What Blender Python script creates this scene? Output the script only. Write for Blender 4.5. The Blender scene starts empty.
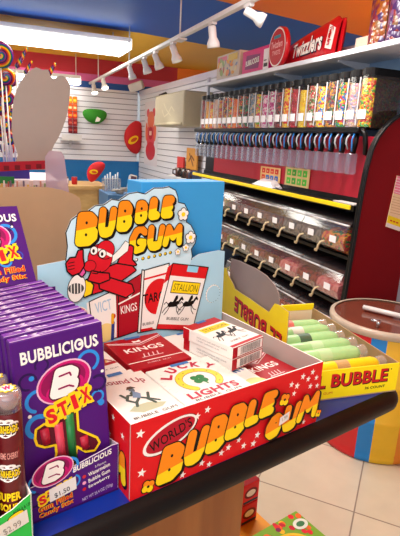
import bpy, math, random
from mathutils import Vector, Matrix
random.seed(7)
R = math.radians
scn = bpy.context.scene
col = scn.collection

# ------------------------------------------------------------------ camera
cam_d = bpy.data.cameras.new('camera')
cam = bpy.data.objects.new('camera', cam_d); col.objects.link(cam)
cam_d.sensor_fit = 'VERTICAL'; cam_d.sensor_height = 24.0
cam_d.lens = 24.0 * 485.0 / 536.0
cam_d.clip_start = 0.02; cam_d.clip_end = 60
# world rows: right, depth, up expressed in camera axes (x right, y down, z forward)
_f = 485.0
_a = Vector((-202, -137, _f)).normalized()
_n = _a.cross(Vector((1, .052, 0))).normalized()
_down = _n if _n.y > 0 else -_n
_up = -_down
_b = _a.cross(_up).normalized()
Mw = Matrix((_b, _a, _up))
cx, cy, cz = Mw @ Vector((1, 0, 0)), Mw @ Vector((0, -1, 0)), Mw @ Vector((0, 0, -1))
rot = Matrix((cx, cy, cz)).transposed()
cam.matrix_world = Matrix.Translation((0, 0, 1.42)) @ rot.to_4x4()
scn.camera = cam

# ------------------------------------------------------------------ light and exposure
w = bpy.data.worlds.new('world'); scn.world = w; w.use_nodes = True
w.node_tree.nodes['Background'].inputs[0].default_value = (0.90, 0.95, 1.0, 1)
w.node_tree.nodes['Background'].inputs[1].default_value = 0.38
scn.view_settings.view_transform = 'Standard'
scn.view_settings.look = 'None'
scn.view_settings.exposure = 0.45
scn.view_settings.gamma = 1.0

def area(name, loc, rx, ry, sx, sy, power, color=(1, 1, 1)):
    l = bpy.data.lights.new(name, 'AREA'); l.shape = 'RECTANGLE'; l.size = sx; l.size_y = sy
    l.energy = power; l.color = color
    o = bpy.data.objects.new(name, l); col.objects.link(o); o.location = loc
    o.rotation_euler = (R(rx), R(ry), 0); return o
# unseen fill lights added at ceiling height to brighten the shop
area('shop_fill_light', (-0.55, -0.15, 2.42), 0, 0, 1.5, 0.35, 30, (1, .98, .94))
area('shop_fill_light', (0.9, 1.9, 2.42), 0, 0, 1.3, 0.3, 34, (1, .98, .94))
# daylight from the shop front behind the camera
area('shop_front_daylight', (-0.9, -2.6, 1.7), 82, 0, 3.4, 1.7, 26, (.93, .97, 1))

# ------------------------------------------------------------------ materials
def lin(h):
    h = h.lstrip('#'); o = []
    for i in (0, 2, 4):
        c = int(h[i:i+2], 16) / 255
        o.append(c / 12.92 if c <= .04045 else ((c + .055) / 1.055) ** 2.4)
    return (*o, 1)
_mats = {}
def mat(name, hexc=None, rough=.5, metal=0., var=.06, scale=30., emit=0., spec=.5, bump=0.):
    if name in _mats: return _mats[name]
    m = bpy.data.materials.new(name); m.use_nodes = True; nt = m.node_tree; b = nt.nodes['Principled BSDF']
    c = lin(hexc)
    tc = nt.nodes.new('ShaderNodeTexCoord'); nz = nt.nodes.new('ShaderNodeTexNoise')
    nz.inputs['Scale'].default_value = scale; nz.inputs['Detail'].default_value = 3
    nt.links.new(tc.outputs['Object'], nz.inputs['Vector'])
    mr = nt.nodes.new('ShaderNodeMapRange'); mr.inputs[3].default_value = 1 - var; mr.inputs[4].default_value = 1 + var
    nt.links.new(nz.outputs['Fac'], mr.inputs[0])
    vm = nt.nodes.new('ShaderNodeVectorMath'); vm.operation = 'SCALE'; vm.inputs[0].default_value = c[:3]
    nt.links.new(mr.outputs[0], vm.inputs['Scale']); nt.links.new(vm.outputs[0], b.inputs['Base Color'])
    b.inputs['Roughness'].default_value = rough; b.inputs['Metallic'].default_value = metal
    b.inputs['Specular IOR Level'].default_value = spec
    if emit:
        b.inputs['Emission Color'].default_value = c; b.inputs['Emission Strength'].default_value = emit
    if bump:
        bp = nt.nodes.new('ShaderNodeBump'); bp.inputs['Strength'].default_value = bump; bp.inputs['Distance'].default_value = .002
        nt.links.new(nz.outputs['Fac'], bp.inputs['Height']); nt.links.new(bp.outputs[0], b.inputs['Normal'])
    _mats[name] = m; return m
def clear(name, hexc, body=.12, gloss=.12, rough=.08, tint='#ffffff'):
    """thin clear plastic: mostly see-through, a little body colour and a gloss"""
    if name in _mats: return _mats[name]
    m = bpy.data.materials.new(name); m.use_nodes = True; nt = m.node_tree
    out = nt.nodes['Material Output']; nt.nodes.remove(nt.nodes['Principled BSDF'])
    tr = nt.nodes.new('ShaderNodeBsdfTransparent'); tr.inputs[0].default_value = lin(tint)
    df = nt.nodes.new('ShaderNodeBsdfDiffuse'); df.inputs[0].default_value = lin(hexc)
    gl = nt.nodes.new('ShaderNodeBsdfGlossy'); gl.inputs['Roughness'].default_value = rough
    m1 = nt.nodes.new('ShaderNodeMixShader'); m1.inputs[0].default_value = body
    m2 = nt.nodes.new('ShaderNodeMixShader')
    lw = nt.nodes.new('ShaderNodeLayerWeight'); lw.inputs[0].default_value = .35
    mr = nt.nodes.new('ShaderNodeMapRange'); mr.inputs[3].default_value = gloss * .4; mr.inputs[4].default_value = min(1, gloss * 3)
    nt.links.new(lw.outputs['Facing'], mr.inputs[0]); nt.links.new(mr.outputs[0], m2.inputs[0])
    nt.links.new(tr.outputs[0], m1.inputs[1]); nt.links.new(df.outputs[0], m1.inputs[2])
    nt.links.new(m1.outputs[0], m2.inputs[1]); nt.links.new(gl.outputs[0], m2.inputs[2])
    nt.links.new(m2.outputs[0], out.inputs[0]); _mats[name] = m; return m
def candy_mat(name, cols, scale=70., rough=.25):
    if name in _mats: return _mats[name]
    m = bpy.data.materials.new(name); m.use_nodes = True; nt = m.node_tree; b = nt.nodes['Principled BSDF']
    tc = nt.nodes.new('ShaderNodeTexCoord'); v = nt.nodes.new('ShaderNodeTexVoronoi'); v.inputs['Scale'].default_value = scale
    nt.links.new(tc.outputs['Object'], v.inputs['Vector'])
    sp = nt.nodes.new('ShaderNodeSeparateColor'); nt.links.new(v.outputs['Color'], sp.inputs[0])
    cr = nt.nodes.new('ShaderNodeValToRGB'); cr.color_ramp.interpolation = 'CONSTANT'
    el = cr.color_ramp.elements
    while len(el) < len(cols): el.new(.5)
    for i, c in enumerate(cols):
        el[i].position = i / len(cols); q_ = lin(c); el[i].color = (q_[0]*.72, q_[1]*.66, q_[2]*.66, 1)
    nt.links.new(sp.outputs[0], cr.inputs[0]); nt.links.new(cr.outputs[0], b.inputs['Base Color'])
    bp = nt.nodes.new('ShaderNodeBump'); bp.inputs['Strength'].default_value = .9; bp.inputs['Distance'].default_value = .006; bp.invert = True
    nt.links.new(v.outputs['Distance'], bp.inputs['Height']); nt.links.new(bp.outputs[0], b.inputs['Normal'])
    b.inputs['Roughness'].default_value = rough; _mats[name] = m; return m

def swirl_mat(name, turns=1.7, twist=0.):
    """rainbow spiral of a swirl lollipop, round the local z axis"""
    if name in _mats: return _mats[name]
    m = bpy.data.materials.new(name); m.use_nodes = True; nt = m.node_tree; b = nt.nodes['Principled BSDF']
    N = nt.nodes.new; L = nt.links.new
    tc = N('ShaderNodeTexCoord'); sx = N('ShaderNodeSeparateXYZ'); L(tc.outputs['Object'], sx.inputs[0])
    at = N('ShaderNodeMath'); at.operation = 'ARCTAN2'; L(sx.outputs[1], at.inputs[0]); L(sx.outputs[0], at.inputs[1])
    dv = N('ShaderNodeMath'); dv.operation = 'DIVIDE'; dv.inputs[1].default_value = 2 * math.pi; L(at.outputs[0], dv.inputs[0])
    if twist:
        src = sx.outputs[2]; k = twist
    else:
        ln = N('ShaderNodeVectorMath'); ln.operation = 'LENGTH'; L(tc.outputs['Object'], ln.inputs[0]); src = ln.outputs['Value']; k = turns / .04
    mu = N('ShaderNodeMath'); mu.operation = 'MULTIPLY_ADD'; mu.inputs[1].default_value = k
    L(src, mu.inputs[0]); L(dv.outputs[0], mu.inputs[2])
    fr = N('ShaderNodeMath'); fr.operation = 'FRACT'; L(mu.outputs[0], fr.inputs[0])
    cr = N('ShaderNodeValToRGB'); cr.color_ramp.interpolation = 'CONSTANT'; el = cr.color_ramp.elements
    cols = ['#a01018', '#d05808', '#d8a810', '#106828', '#0c2c84', '#7a1c5a', '#280c44']
    while len(el) < len(cols): el.new(.5)
    for i, c in enumerate(cols): el[i].position = i / len(cols); el[i].color = lin(c)
    L(fr.outputs[0], cr.inputs[0]); L(cr.outputs[0], b.inputs['Base Color']); b.inputs['Roughness'].default_value = .18
    _mats[name] = m; return m

def tile_mat():
    m = bpy.data.materials.new('floor_tile'); m.use_nodes = True; nt = m.node_tree; b = nt.nodes['Principled BSDF']
    N = nt.nodes.new; L = nt.links.new
    tc = N('ShaderNodeTexCoord'); mp = N('ShaderNodeMapping')
    mp.inputs['Rotation'].default_value = (0, 0, R(-44)); L(tc.outputs['Object'], mp.inputs[0])
    br = N('ShaderNodeTexBrick'); br.offset = 0; br.inputs['Scale'].default_value = 1
    br.inputs['Brick Width'].default_value = .41; br.inputs['Row Height'].default_value = .41
    br.inputs['Mortar Size'].default_value = .0035; br.inputs['Mortar Smooth'].default_value = .3
    br.inputs['Color1'].default_value = lin('#d2cab2'); br.inputs['Color2'].default_value = lin('#cbc2a9'); br.inputs['Mortar'].default_value = lin('#8d8070')
    L(mp.outputs[0], br.inputs[0])
    nz = N('ShaderNodeTexNoise'); nz.inputs['Scale'].default_value = 9; nz.inputs['Detail'].default_value = 5; L(tc.outputs['Object'], nz.inputs[0])
    mr = N('ShaderNodeMapRange'); mr.inputs[3].default_value = .9; mr.inputs[4].default_value = 1.1; L(nz.outputs['Fac'], mr.inputs[0])
    vm = N('ShaderNodeVectorMath'); vm.operation = 'SCALE'; L(br.outputs['Color'], vm.inputs[0]); L(mr.outputs[0], vm.inputs['Scale'])
    L(vm.outputs[0], b.inputs['Base Color']); b.inputs['Roughness'].default_value = .3
    return m, mp
def wood_mat(name, c1, c2, sc=(1, 1, .12)):
    m = bpy.data.materials.new(name); m.use_nodes = True; nt = m.node_tree; b = nt.nodes['Principled BSDF']
    N = nt.nodes.new; L = nt.links.new
    tc = N('ShaderNodeTexCoord'); mp = N('ShaderNodeMapping'); mp.inputs['Scale'].default_value = sc; L(tc.outputs['Object'], mp.inputs[0])
    nz = N('ShaderNodeTexNoise'); nz.inputs['Scale'].default_value = 22; nz.inputs['Detail'].default_value = 6; L(mp.outputs[0], nz.inputs[0])
    cr = N('ShaderNodeValToRGB'); cr.color_ramp.elements[0].color = lin(c1); cr.color_ramp.elements[1].color = lin(c2)
    cr.color_ramp.elements[0].position = .35; cr.color_ramp.elements[1].position = .7
    L(nz.outputs['Fac'], cr.inputs[0]); L(cr.outputs[0], b.inputs['Base Color']); b.inputs['Roughness'].default_value = .45
    return m

INK = {}
def ink(h, rough=.45):
    if h not in INK: INK[h] = mat('print_' + h.strip('#'), h, rough, var=.03, scale=60, spec=.22)
    return INK[h]

# ------------------------------------------------------------------ mesh builder
class MB:
    def __init__(s): s.v = []; s.f = []; s.mi = []; s.sm = []; s.mats = []; s.k = 0
    def m(s, mt):
        if mt not in s.mats: s.mats.append(mt)
        return s.mats.index(mt)
    def face(s, pts, mt, smooth=False):
        i = len(s.v); s.v += [tuple(p) for p in pts]; s.f.append(list(range(i, i + len(pts)))); s.mi.append(s.m(mt)); s.sm.append(smooth)
    def mesh(s, vs, fs, mt, smooth=False):
        i = len(s.v); s.v += [tuple(p) for p in vs]; k = s.m(mt)
        for f in fs: s.f.append([i + a for a in f]); s.mi.append(k); s.sm.append(smooth)
    def box(s, x0, x1, y0, y1, z0, z1, mt, tops=None, bev=0.):
        """box with optional small chamfer on every edge; tops: {'-y': mat, ...}"""
        X = ((x0, x1), (y0, y1), (z0, z1)); tops = tops or {}
        b = min(bev, (x1-x0)*.45, (y1-y0)*.45, (z1-z0)*.45)
        names = ('x', 'y', 'z')
        def P(ax, sd, a, bb):
            p = [0, 0, 0]; p[ax] = X[ax][sd]; o = [k for k in range(3) if k != ax]
            p[o[0]] = X[o[0]][a] + (b if a == 0 else -b); p[o[1]] = X[o[1]][bb] + (b if bb == 0 else -b); return p
        for ax in range(3):
            for sd in (0, 1):
                q = [P(ax, sd, a, c) for a, c in ((0, 0), (1, 0), (1, 1), (0, 1))]
                flip = (sd == 0) ^ (ax == 1)
                if flip: q = q[::-1]
                s.face(q, tops.get(('-' if sd == 0 else '+') + names[ax], mt))
        if b > 0:
            def corner(ax, sx):
                return None
            for ax in range(3):          # edges along ax
                o = [k for k in range(3) if k != ax]
                for a in (0, 1):
                    for c in (0, 1):
                        q = []
                        for e in (0, 1):
                            p1 = [0, 0, 0]; p2 = [0, 0, 0]
                            p1[ax] = p2[ax] = X[ax][e] + (b if e == 0 else -b)
                            p1[o[0]] = X[o[0]][a]; p1[o[1]] = X[o[1]][c] + (b if c == 0 else -b)
                            p2[o[0]] = X[o[0]][a] + (b if a == 0 else -b); p2[o[1]] = X[o[1]][c]
                            q += [p1, p2] if e == 0 else [p2, p1]
                        s.face(q, mt)
            for a in (0, 1):
                for c in (0, 1):
                    for e in (0, 1):
                        bx = X[0][a] + (b if a == 0 else -b); by = X[1][c] + (b if c == 0 else -b); bz = X[2][e] + (b if e == 0 else -b)
                        s.face([(X[0][a], by, bz), (bx, X[1][c], bz), (bx, by, X[2][e])], mt)
    def tube(s, path, r, mt, n=8, cap=True, smooth=True):
        path = [Vector(p) for p in path]; N = len(path)
        rs = r if isinstance(r, (list, tuple)) else [r] * N
        t0 = (path[1] - path[0]).normalized()
        u = t0.orthogonal().normalized(); rings = []
        for i in range(N):
            t = (path[min(i+1, N-1)] - path[max(i-1, 0)]).normalized()
            u = (u - t * u.dot(t)).normalized(); v = t.cross(u)
            rings.append([path[i] + (u * math.cos(2*math.pi*k/n) + v * math.sin(2*math.pi*k/n)) * rs[i] for k in range(n)])
        vs = [p for rg in rings for p in rg]; fs = []
        for i in range(N - 1):
            for k in range(n):
                a = i*n + k; b = i*n + (k+1) % n; fs.append((a, b, b + n, a + n))
        s.mesh(vs, fs, mt, smooth)
        if cap:
            s.face(rings[0][::-1], mt); s.face(rings[-1], mt)
    def lathe(s, prof, mt, n=32, c=(0, 0, 0), axis=None, smooth=True, secs=None, cap=True):
        """prof: [(r, z)...]; secs: f(angle)->material"""
        c = Vector(c); q = axis or Matrix.Identity(3)
        def P(r, z, a): return c + q @ Vector((r*math.cos(a), r*math.sin(a), z))
        for j in range(n):
            a, b = 2*math.pi*j/n, 2*math.pi*(j+1)/n
            for i in range(len(prof)-1):
                (r0, z0), (r1, z1) = prof[i], prof[i+1]
                mt2 = secs((a+b)/2) if secs else mt
                s.face([P(r0, z0, a), P(r0, z0, b), P(r1, z1, b), P(r1, z1, a)], mt2, smooth)
        if cap:
            for (r, z), fl in ((prof[0], True), (prof[-1], False)):
                if r > 1e-5:
                    pts = [P(r, z, 2*math.pi*j/n) for j in range(n)]
                    s.face(pts[::-1] if fl else pts, mt)
    def ell(s, c, r, mt, nu=20, nv=12, fn=None):
        c = Vector(c); r = Vector(r) if not isinstance(r, (int, float)) else Vector((r, r, r)); vs = []; fs = []
        for i in range(nv + 1):
            th = math.pi * i / nv
            for j in range(nu):
                ph = 2*math.pi*j/nu
                p = Vector((math.sin(th)*math.cos(ph)*r.x, math.sin(th)*math.sin(ph)*r.y, math.cos(th)*r.z))
                if fn: p = fn(p)
                vs.append(c + p)
        for i in range(nv):
            for j in range(nu):
                fs.append((i*nu+j, (i+1)*nu+j, (i+1)*nu+(j+1) % nu, i*nu+(j+1) % nu))
        s.mesh(vs, fs, mt, True)
    def prism(s, poly, fr, d0, d1, mt, side=None):
        """2D outline in a frame, given real thickness from d0 to d1 along the frame normal"""
        if sum(poly[i][0]*poly[(i+1) % len(poly)][1] - poly[(i+1) % len(poly)][0]*poly[i][1] for i in range(len(poly))) < 0: poly = poly[::-1]
        A = [fr.d(x, y, d0) for x, y in poly]; B = [fr.d(x, y, d1) for x, y in poly]
        s.face(B, mt); s.face(A[::-1], side or mt)
        for i in range(len(poly)):
            j = (i + 1) % len(poly); s.face([A[i], A[j], B[j], B[i]], side or mt)
    # ---- printed artwork, laid on a face of this same mesh
    def poly(s, fr, pts, mt, l=1):
        if sum(pts[i][0]*pts[(i+1) % len(pts)][1] - pts[(i+1) % len(pts)][0]*pts[i][1] for i in range(len(pts))) < 0: pts = pts[::-1]
        s.k = (s.k + 1) % 40; l = l + s.k*.008        # overlapping prints never share one plane exactly
        s.face([fr.p(x, y, l) for x, y in pts], mt)
    def ellipse(s, fr, x, y, a, b, mt, l=1, rot=0, n=28):
        c, sn = math.cos(R(rot)), math.sin(R(rot))
        s.poly(fr, [(x + a*math.cos(t)*c - b*math.sin(t)*sn, y + a*math.cos(t)*sn + b*math.sin(t)*c) for t in [2*math.pi*k/n for k in range(n)]], mt, l)
    def rect(s, fr, x0, y0, x1, y1, mt, l=1): s.poly(fr, [(x0, y0), (x1, y0), (x1, y1), (x0, y1)], mt, l)
    def star(s, fr, x, y, r, mt, l=1, rot=0, k=.42, n=5):
        s.poly(fr, [(x + (r if i % 2 == 0 else r*k)*math.sin(math.pi*i/n + R(rot)), y + (r if i % 2 == 0 else r*k)*math.cos(math.pi*i/n + R(rot))) for i in range(2*n)], mt, l)
    def stroke(s, fr, pts, r, mt, l=1, clip=None, n=12):
        for pl in stroke_polys(pts, r, n):
            if clip:
                pl = clip_poly(pl, clip)
            if len(pl) >= 3: s.poly(fr, pl, mt, l)
    def text(s, fr, t, x0, y0, x1, y1, mt, l=1, bold=0., fn=None, rot=0, shear=0.):
        vs, fs = glyphs(t, bold)
        def W(a, b):
            if fn: return fn(a, b)
            x = (x0 + x1)/2 + (a - .5)*(x1 - x0) + shear*(b - .5)*(y1 - y0); y = (y0 + y1)/2 + (b - .5)*(y1 - y0)
            if rot:
                mx, my = (x0+x1)/2, (y0+y1)/2; c, sn = math.cos(R(rot)), math.sin(R(rot))
                x, y = mx + (x-mx)*c - (y-my)*sn, my + (x-mx)*sn + (y-my)*c
            return x, y
        s.mesh([fr.p(*W(a, b), l) for a, b in vs], fs, mt)
    def build(s, name, parent=None):
        me = bpy.data.meshes.new(name); me.from_pydata(s.v, [], s.f)
        for m_ in s.mats: me.materials.append(m_)
        me.polygons.foreach_set('material_index', s.mi); me.polygons.foreach_set('use_smooth', s.sm); me.update()
        if any(s.sm):
            import bmesh
            bm = bmesh.new(); bm.from_mesh(me); bmesh.ops.remove_doubles(bm, verts=bm.verts, dist=1e-6); bm.to_mesh(me); bm.free()
        o = bpy.data.objects.new(name, me); col.objects.link(o)
        if parent: o.parent = parent
        return o

class Fr:
    """a flat face: origin, x and y directions; artwork layers sit a hair above it"""
    LAY = .00015
    def __init__(s, o, ex, ey, lay=None):
        s.o = Vector(o); s.ex = Vector(ex).normalized(); s.ey = Vector(ey).normalized(); s.n = s.ex.cross(s.ey).normalized(); s.lay = lay or Fr.LAY
    def d(s, x, y, d): return s.o + s.ex*x + s.ey*y + s.n*d
    def p(s, x, y, l): return s.d(x, y, l*s.lay)
class CylFr:
    """round face of a bottle or can: x is arc length, y is height"""
    def __init__(s, c, r, a0, lay=.00015): s.c = Vector(c); s.r = r; s.a0 = a0; s.lay = lay
    def d(s, x, y, d): a = s.a0 + x/s.r; return s.c + Vector((math.cos(a)*(s.r+d), math.sin(a)*(s.r+d), y))
    def p(s, x, y, l): return s.d(x, y, .0003 + l*s.lay)

def stroke_polys(pts, r, n=12):
    out = []
    for i, (x, y) in enumerate(pts):
        out.append([(x + r*math.cos(2*math.pi*k/n), y + r*math.sin(2*math.pi*k/n)) for k in range(n)])
        if i:
            px, py = pts[i-1]; dx, dy = x-px, y-py; L = math.hypot(dx, dy) or 1e-9; nx, ny = -dy/L*r, dx/L*r
            out.append([(px-nx, py-ny), (x-nx, y-ny), (x+nx, y+ny), (px+nx, py+ny)])
    return out
def clip_poly(pl, c):
    """keep the side where a*x+b*y>=k"""
    a, b, k = c; out = []
    for i in range(len(pl)):
        p, q = pl[i], pl[(i+1) % len(pl)]; dp = a*p[0]+b*p[1]-k; dq = a*q[0]+b*q[1]-k
        if dp >= 0: out.append(p)
        if dp*dq < 0:
            t = dp/(dp-dq); out.append((p[0]+t*(q[0]-p[0]), p[1]+t*(q[1]-p[1])))
    return out
_gl = {}
def glyphs(t, bold=0.):
    k = (t, bold)
    if k in _gl: return _gl[k]
    c = bpy.data.curves.new('lettering', 'FONT'); c.body = t; c.size = 1; c.offset = bold; c.resolution_u = 3; c.space_character = 1.0 + 1.6*max(bold, 0); c.fill_mode = 'FRONT'
    o = bpy.data.objects.new('lettering', c); me = o.to_mesh()
    vs = [(v.co.x, v.co.y) for v in me.vertices]; fs = [list(p.vertices) for p in me.polygons]
    nz = [p.normal.z for p in me.polygons]
    fs = [f if z > 0 else f[::-1] for f, z in zip(fs, nz)]
    o.to_mesh_clear(); bpy.data.objects.remove(o); bpy.data.curves.remove(c)
    x0 = min(v[0] for v in vs); x1 = max(v[0] for v in vs); y0 = min(v[1] for v in vs); y1 = max(v[1] for v in vs)
    vs = [((x-x0)/(x1-x0), (y-y0)/(y1-y0)) for x, y in vs]
    _gl[k] = (vs, fs); return _gl[k]

BUB = {  # fat rounded comic letters as strokes in a unit box, and their counters
 'B': ([[(.06, .02), (.06, 1)], [(.06, 1), (.6, 1), (.86, .86), (.86, .68), (.6, .53), (.06, .53)], [(.6, .53), (.98, .36), (.98, .16), (.66, 0), (.06, 0)], [(.3, .76), (.6, .76)], [(.3, .27), (.66, .27)]], [(.42, .75), (.46, .27)]),
 'U': ([[(0, 1), (.03, .3), (.22, .03), (.5, 0), (.8, .05), (.97, .32), (1, 1)], [(.3, .15), (.7, .15)]], []),
 'L': ([[(.1, 1), (.1, .05), (.9, .08)], [(.1, .2), (.5, .12)]], []),
 'E': ([[(.95, .97), (.12, .97), (.06, .03), (.95, .05)], [(.1, .5), (.8, .52)]], []),
 'G': ([[(.92, .82), (.6, 1), (.25, .9), (.02, .55), (.08, .2), (.4, 0), (.8, .06), (.96, .36), (.62, .4)]], []),
 'M': ([[(0, 0), (.12, .97), (.5, .35), (.88, .97), (1, 0)]], []),
}
def bubble(mb, fr, ch, x0, y0, x1, y1, r, top, bot, edge, l=1, shear=0., split=.5, sh=(.0015, -.002), ow=.0016, dot=True):
    st, dots = BUB[ch]
    def W(p):
        x = x0 + r + p[0]*(x1-x0-2*r); y = y0 + r + p[1]*(y1-y0-2*r); return (x + shear*(y-(y0+y1)/2), y)
    S = [[W(p) for p in q] for q in st]
    ym = y0 + (y1-y0)*split
    for q in S: mb.stroke(fr, [(x+sh[0], y+sh[1]) for x, y in q], r+ow, edge, l)
    for q in S: mb.stroke(fr, q, r+ow, edge, l+.5)
    for q in S: mb.stroke(fr, q, r, bot, l+1.1)
    for q in S: mb.stroke(fr, q, r, top, l+1.7, clip=(-.15, 1, ym - .15*(x0+x1)/2))
    if dot:
        for d in dots:
            x, y = W(d); mb.ellipse(fr, x, y, r*.28, r*.34, edge, l+2.2, n=10)

# ------------------------------------------------------------------ scene tree helpers
def tag(o, label=None, cat=None, group=None, kind=None):
    if label: o['label'] = label
    if cat: o['category'] = cat
    if group: o['group'] = group
    if kind: o['kind'] = kind
    return o
def thing(name, label, cat, loc=(0, 0, 0), rz=0., group=None):
    o = bpy.data.objects.new(name, None); o.empty_display_size = .05; col.objects.link(o); o.location = loc; o.rotation_euler = (0, 0, rz)
    return tag(o, label, cat, group)
def dup(root, loc=None, rz=None, label=None, group=None):
    r = root.copy(); col.objects.link(r)
    if loc is not None: r.location = loc
    if rz is not None: r.rotation_euler = (0, 0, rz)
    if label: r['label'] = label
    if group: r['group'] = group
    for ch in list(root.children):
        c = ch.copy(); col.objects.link(c); c.parent = r
        for g in list(ch.children):
            d = g.copy(); col.objects.link(d); d.parent = c
    return r
def ext(o, th):
    """give single-sheet walls real thickness is done in the builders; kept for clarity"""
    return o

# the display table's own axes: u along its front edge, v away from the viewer, w above its top
TANG = R(13.8316)
TO = Vector((.124, .478, 1.0)); E1 = Vector((math.cos(TANG), math.sin(TANG), 0)); E2 = Vector((-math.sin(TANG), math.cos(TANG), 0))
def T(u, v, w=0.): return TO + E1*u + E2*v + Vector((0, 0, w))

# ================================================================== STRUCTURE
fm, fmap = tile_mat()
# bring a grout crossing to the place where the floor shows one
_p = Vector((1.262, 1.274)); _c, _s = math.cos(R(-44)), math.sin(R(-44))
fmap.inputs['Location'].default_value = (-(_p.x*_c - _p.y*_s) + .41*8, -(_p.x*_s + _p.y*_c) + .41*8, 0)
mb = MB(); mb.box(-4.5, 6.2, -3.2, 7.8, -.12, 0, fm); tag(mb.build('floor'), kind='structure')

c_blue = mat('ceiling_blue_paint', '#0f5ac0', .55, var=.05, scale=2); c_yel = mat('ceiling_yellow_paint', '#f2c22a', .55, var=.05, scale=2)
c_org = mat('ceiling_orange_paint', '#f08412', .55, var=.05, scale=2); c_red = mat('wall_red_paint', '#b01428', .55); c_pink = mat('wall_pink_paint', '#d0609a', .55)
white_p = mat('white_slat_laminate', '#e6e6ee', .4, var=.02); w_blue = mat('wall_blue_paint', '#0a6fb4', .5); groove = mat('slat_groove', '#8a8a96', .7)
ZC = 2.5
mb = MB()
def cy1(x): return 5.456 + max(0, x-1.446)*.195
def cy2(x): return 3.886 + (x-1.64)*.205
xs = [-4.5, 1.446, 6.2]
for i in range(2):
    a, b = xs[i], xs[i+1]
    mb.prism([(a, -3.2), (b, -3.2), (b, cy2(b)), (a, cy2(a))], Fr((0, 0, ZC), (1, 0, 0), (0, 1, 0)), 0, .1, c_org)
    mb.prism([(a, cy2(a)), (b, cy2(b)), (b, cy1(b)), (a, cy1(a))], Fr((0, 0, ZC), (1, 0, 0), (0, 1, 0)), 0, .1, c_blue)
    mb.prism([(a, cy1(a)), (b, cy1(b)), (b, 7.8), (a, 7.8)], Fr((0, 0, ZC), (1, 0, 0), (0, 1, 0)), 0, .1, c_yel)
tag(mb.build('ceiling'), kind='structure')

YB = 7.63
mb = MB()   # back wall: blue below, white slats, blue, pink and red bands above
mb.box(-4.5, 6.2, YB, YB+.15, 0, 1.06, w_blue)
mb.box(-4.5, 2.0, YB, YB+.15, 1.06, 2.1, groove)
k = 0; z = 1.06
while z < 2.09:
    mb.box(-4.5, 2.0, YB-.014, YB, z+.006, min(z+.072, 2.1), white_p); z += .077
mb.box(-4.5, 6.2, YB-.004, YB+.15, 2.1, 2.19, mat('wall_stripe_blue', '#1550a0', .5))
mb.box(-4.5, 6.2, YB-.002, YB+.15, 2.19, 2.29, c_pink)
mb.box(-4.5, 2.62, YB-.03, YB+.15, 2.29, 2.5, c_red); mb.box(2.62, 6.2, YB-.03, YB+.15, 2.29, 2.5, c_org)
tag(mb.build('wall_back'), kind='structure')

XR = 2.05
mb = MB()   # right partition, slatted beyond the candy fixture
mb.box(XR, XR+.12, 1.0, YB, 0, 2.04, groove)
z = .06
while z < 2.03:
    mb.box(XR-.014, XR, 4.46, YB-.015, z+.006, min(z+.072, 2.04), white_p); z += .077
tag(mb.build('wall_right'), kind='structure')
mb = MB(); mb.box(XR-.03, XR+.14, 4.3, YB-.016, 2.042, 2.115, mat('trim_white', '#dcd6e2', .4)); tag(mb.build('trim_1'), kind='structure')
mb = MB(); mb.box(6.2, 6.3, -3.2, 7.8, 0, 2.6, c_org); tag(mb.build('wall_far_right'), kind='structure')

# ================================================================== DISPLAY TABLE
blk = mat('black_edge_vinyl', '#050506', .5, var=.1, spec=.25); tblue = mat('table_blue_laminate', '#072c8c', .35, var=.08, scale=12)
kraft = mat('kraft_cardboard', '#b08d68', .8, var=.06, scale=40); brownp = wood_mat('brown_panel', '#8a5220', '#a86c30')
oran = mat('orange_shelf_laminate', '#e39a1e', .4)
tab = thing('display_table', 'blue-topped display table with thick black edging holding the candy boxes', 'table', T(0, 0, -1.0), TANG)
def table_outline(u0, u1, v0, v1, r, n=8):
    p = [(u0, v1), (u0, v0)]
    for k in range(n+1):
        a = -math.pi/2 + math.pi/2*k/n; p.append((u1-r+r*math.cos(a), v0+r+r*math.sin(a)))
    p.append((u1, v1)); return p
UL, UR, V1 = -1.1, .552, .62
mb = MB(); mb.prism(table_outline(UL, UR, .0, V1, .035), Fr((0, 0, .966), (1, 0, 0), (0, 1, 0)), 0, .034, tblue); mb.build('table_top', tab)
mb = MB()   # bull-nose edging swept along the outline
prof = [(0, .034), (.010, .031), (.017, .022), (.019, .014), (.017, .004), (.010, -.004), (0, -.006)]
path = table_outline(UL, UR, .0, V1, .035)[1:]
nrm = []
for i, p in enumerate(path):
    a = path[max(i-1, 0)]; b = path[min(i+1, len(path)-1)]; d = Vector((b[0]-a[0], b[1]-a[1])).normalized(); nrm.append((d.y, -d.x))
vs = [(p[0]+n_[0]*q, p[1]+n_[1]*q, .966+h) for p, n_ in zip(path, nrm) for q, h in prof]; fs = []
m_ = len(prof)
for i in range(len(path)-1):
    for j in range(m_-1): fs.append((i*m_+j, i*m_+j+1, (i+1)*m_+j+1, (i+1)*m_+j))
mb.mesh(vs, [f[::-1] for f in fs], blk, True); mb.build('edge_band', tab)
mb = MB(); mb.box(UL+.02, .262, .075, .5, .30, .964, brownp, bev=.004); mb.build('pedestal', tab)
mb = MB(); mb.box(UL+.02, .71, .075, .56, .262, .30, oran, bev=.004); mb.build('lower_shelf', tab)
mb = MB(); mb.box(UL+.05, .64, .11, .52, 0, .262, brownp); mb.build('plinth', tab)

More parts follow.
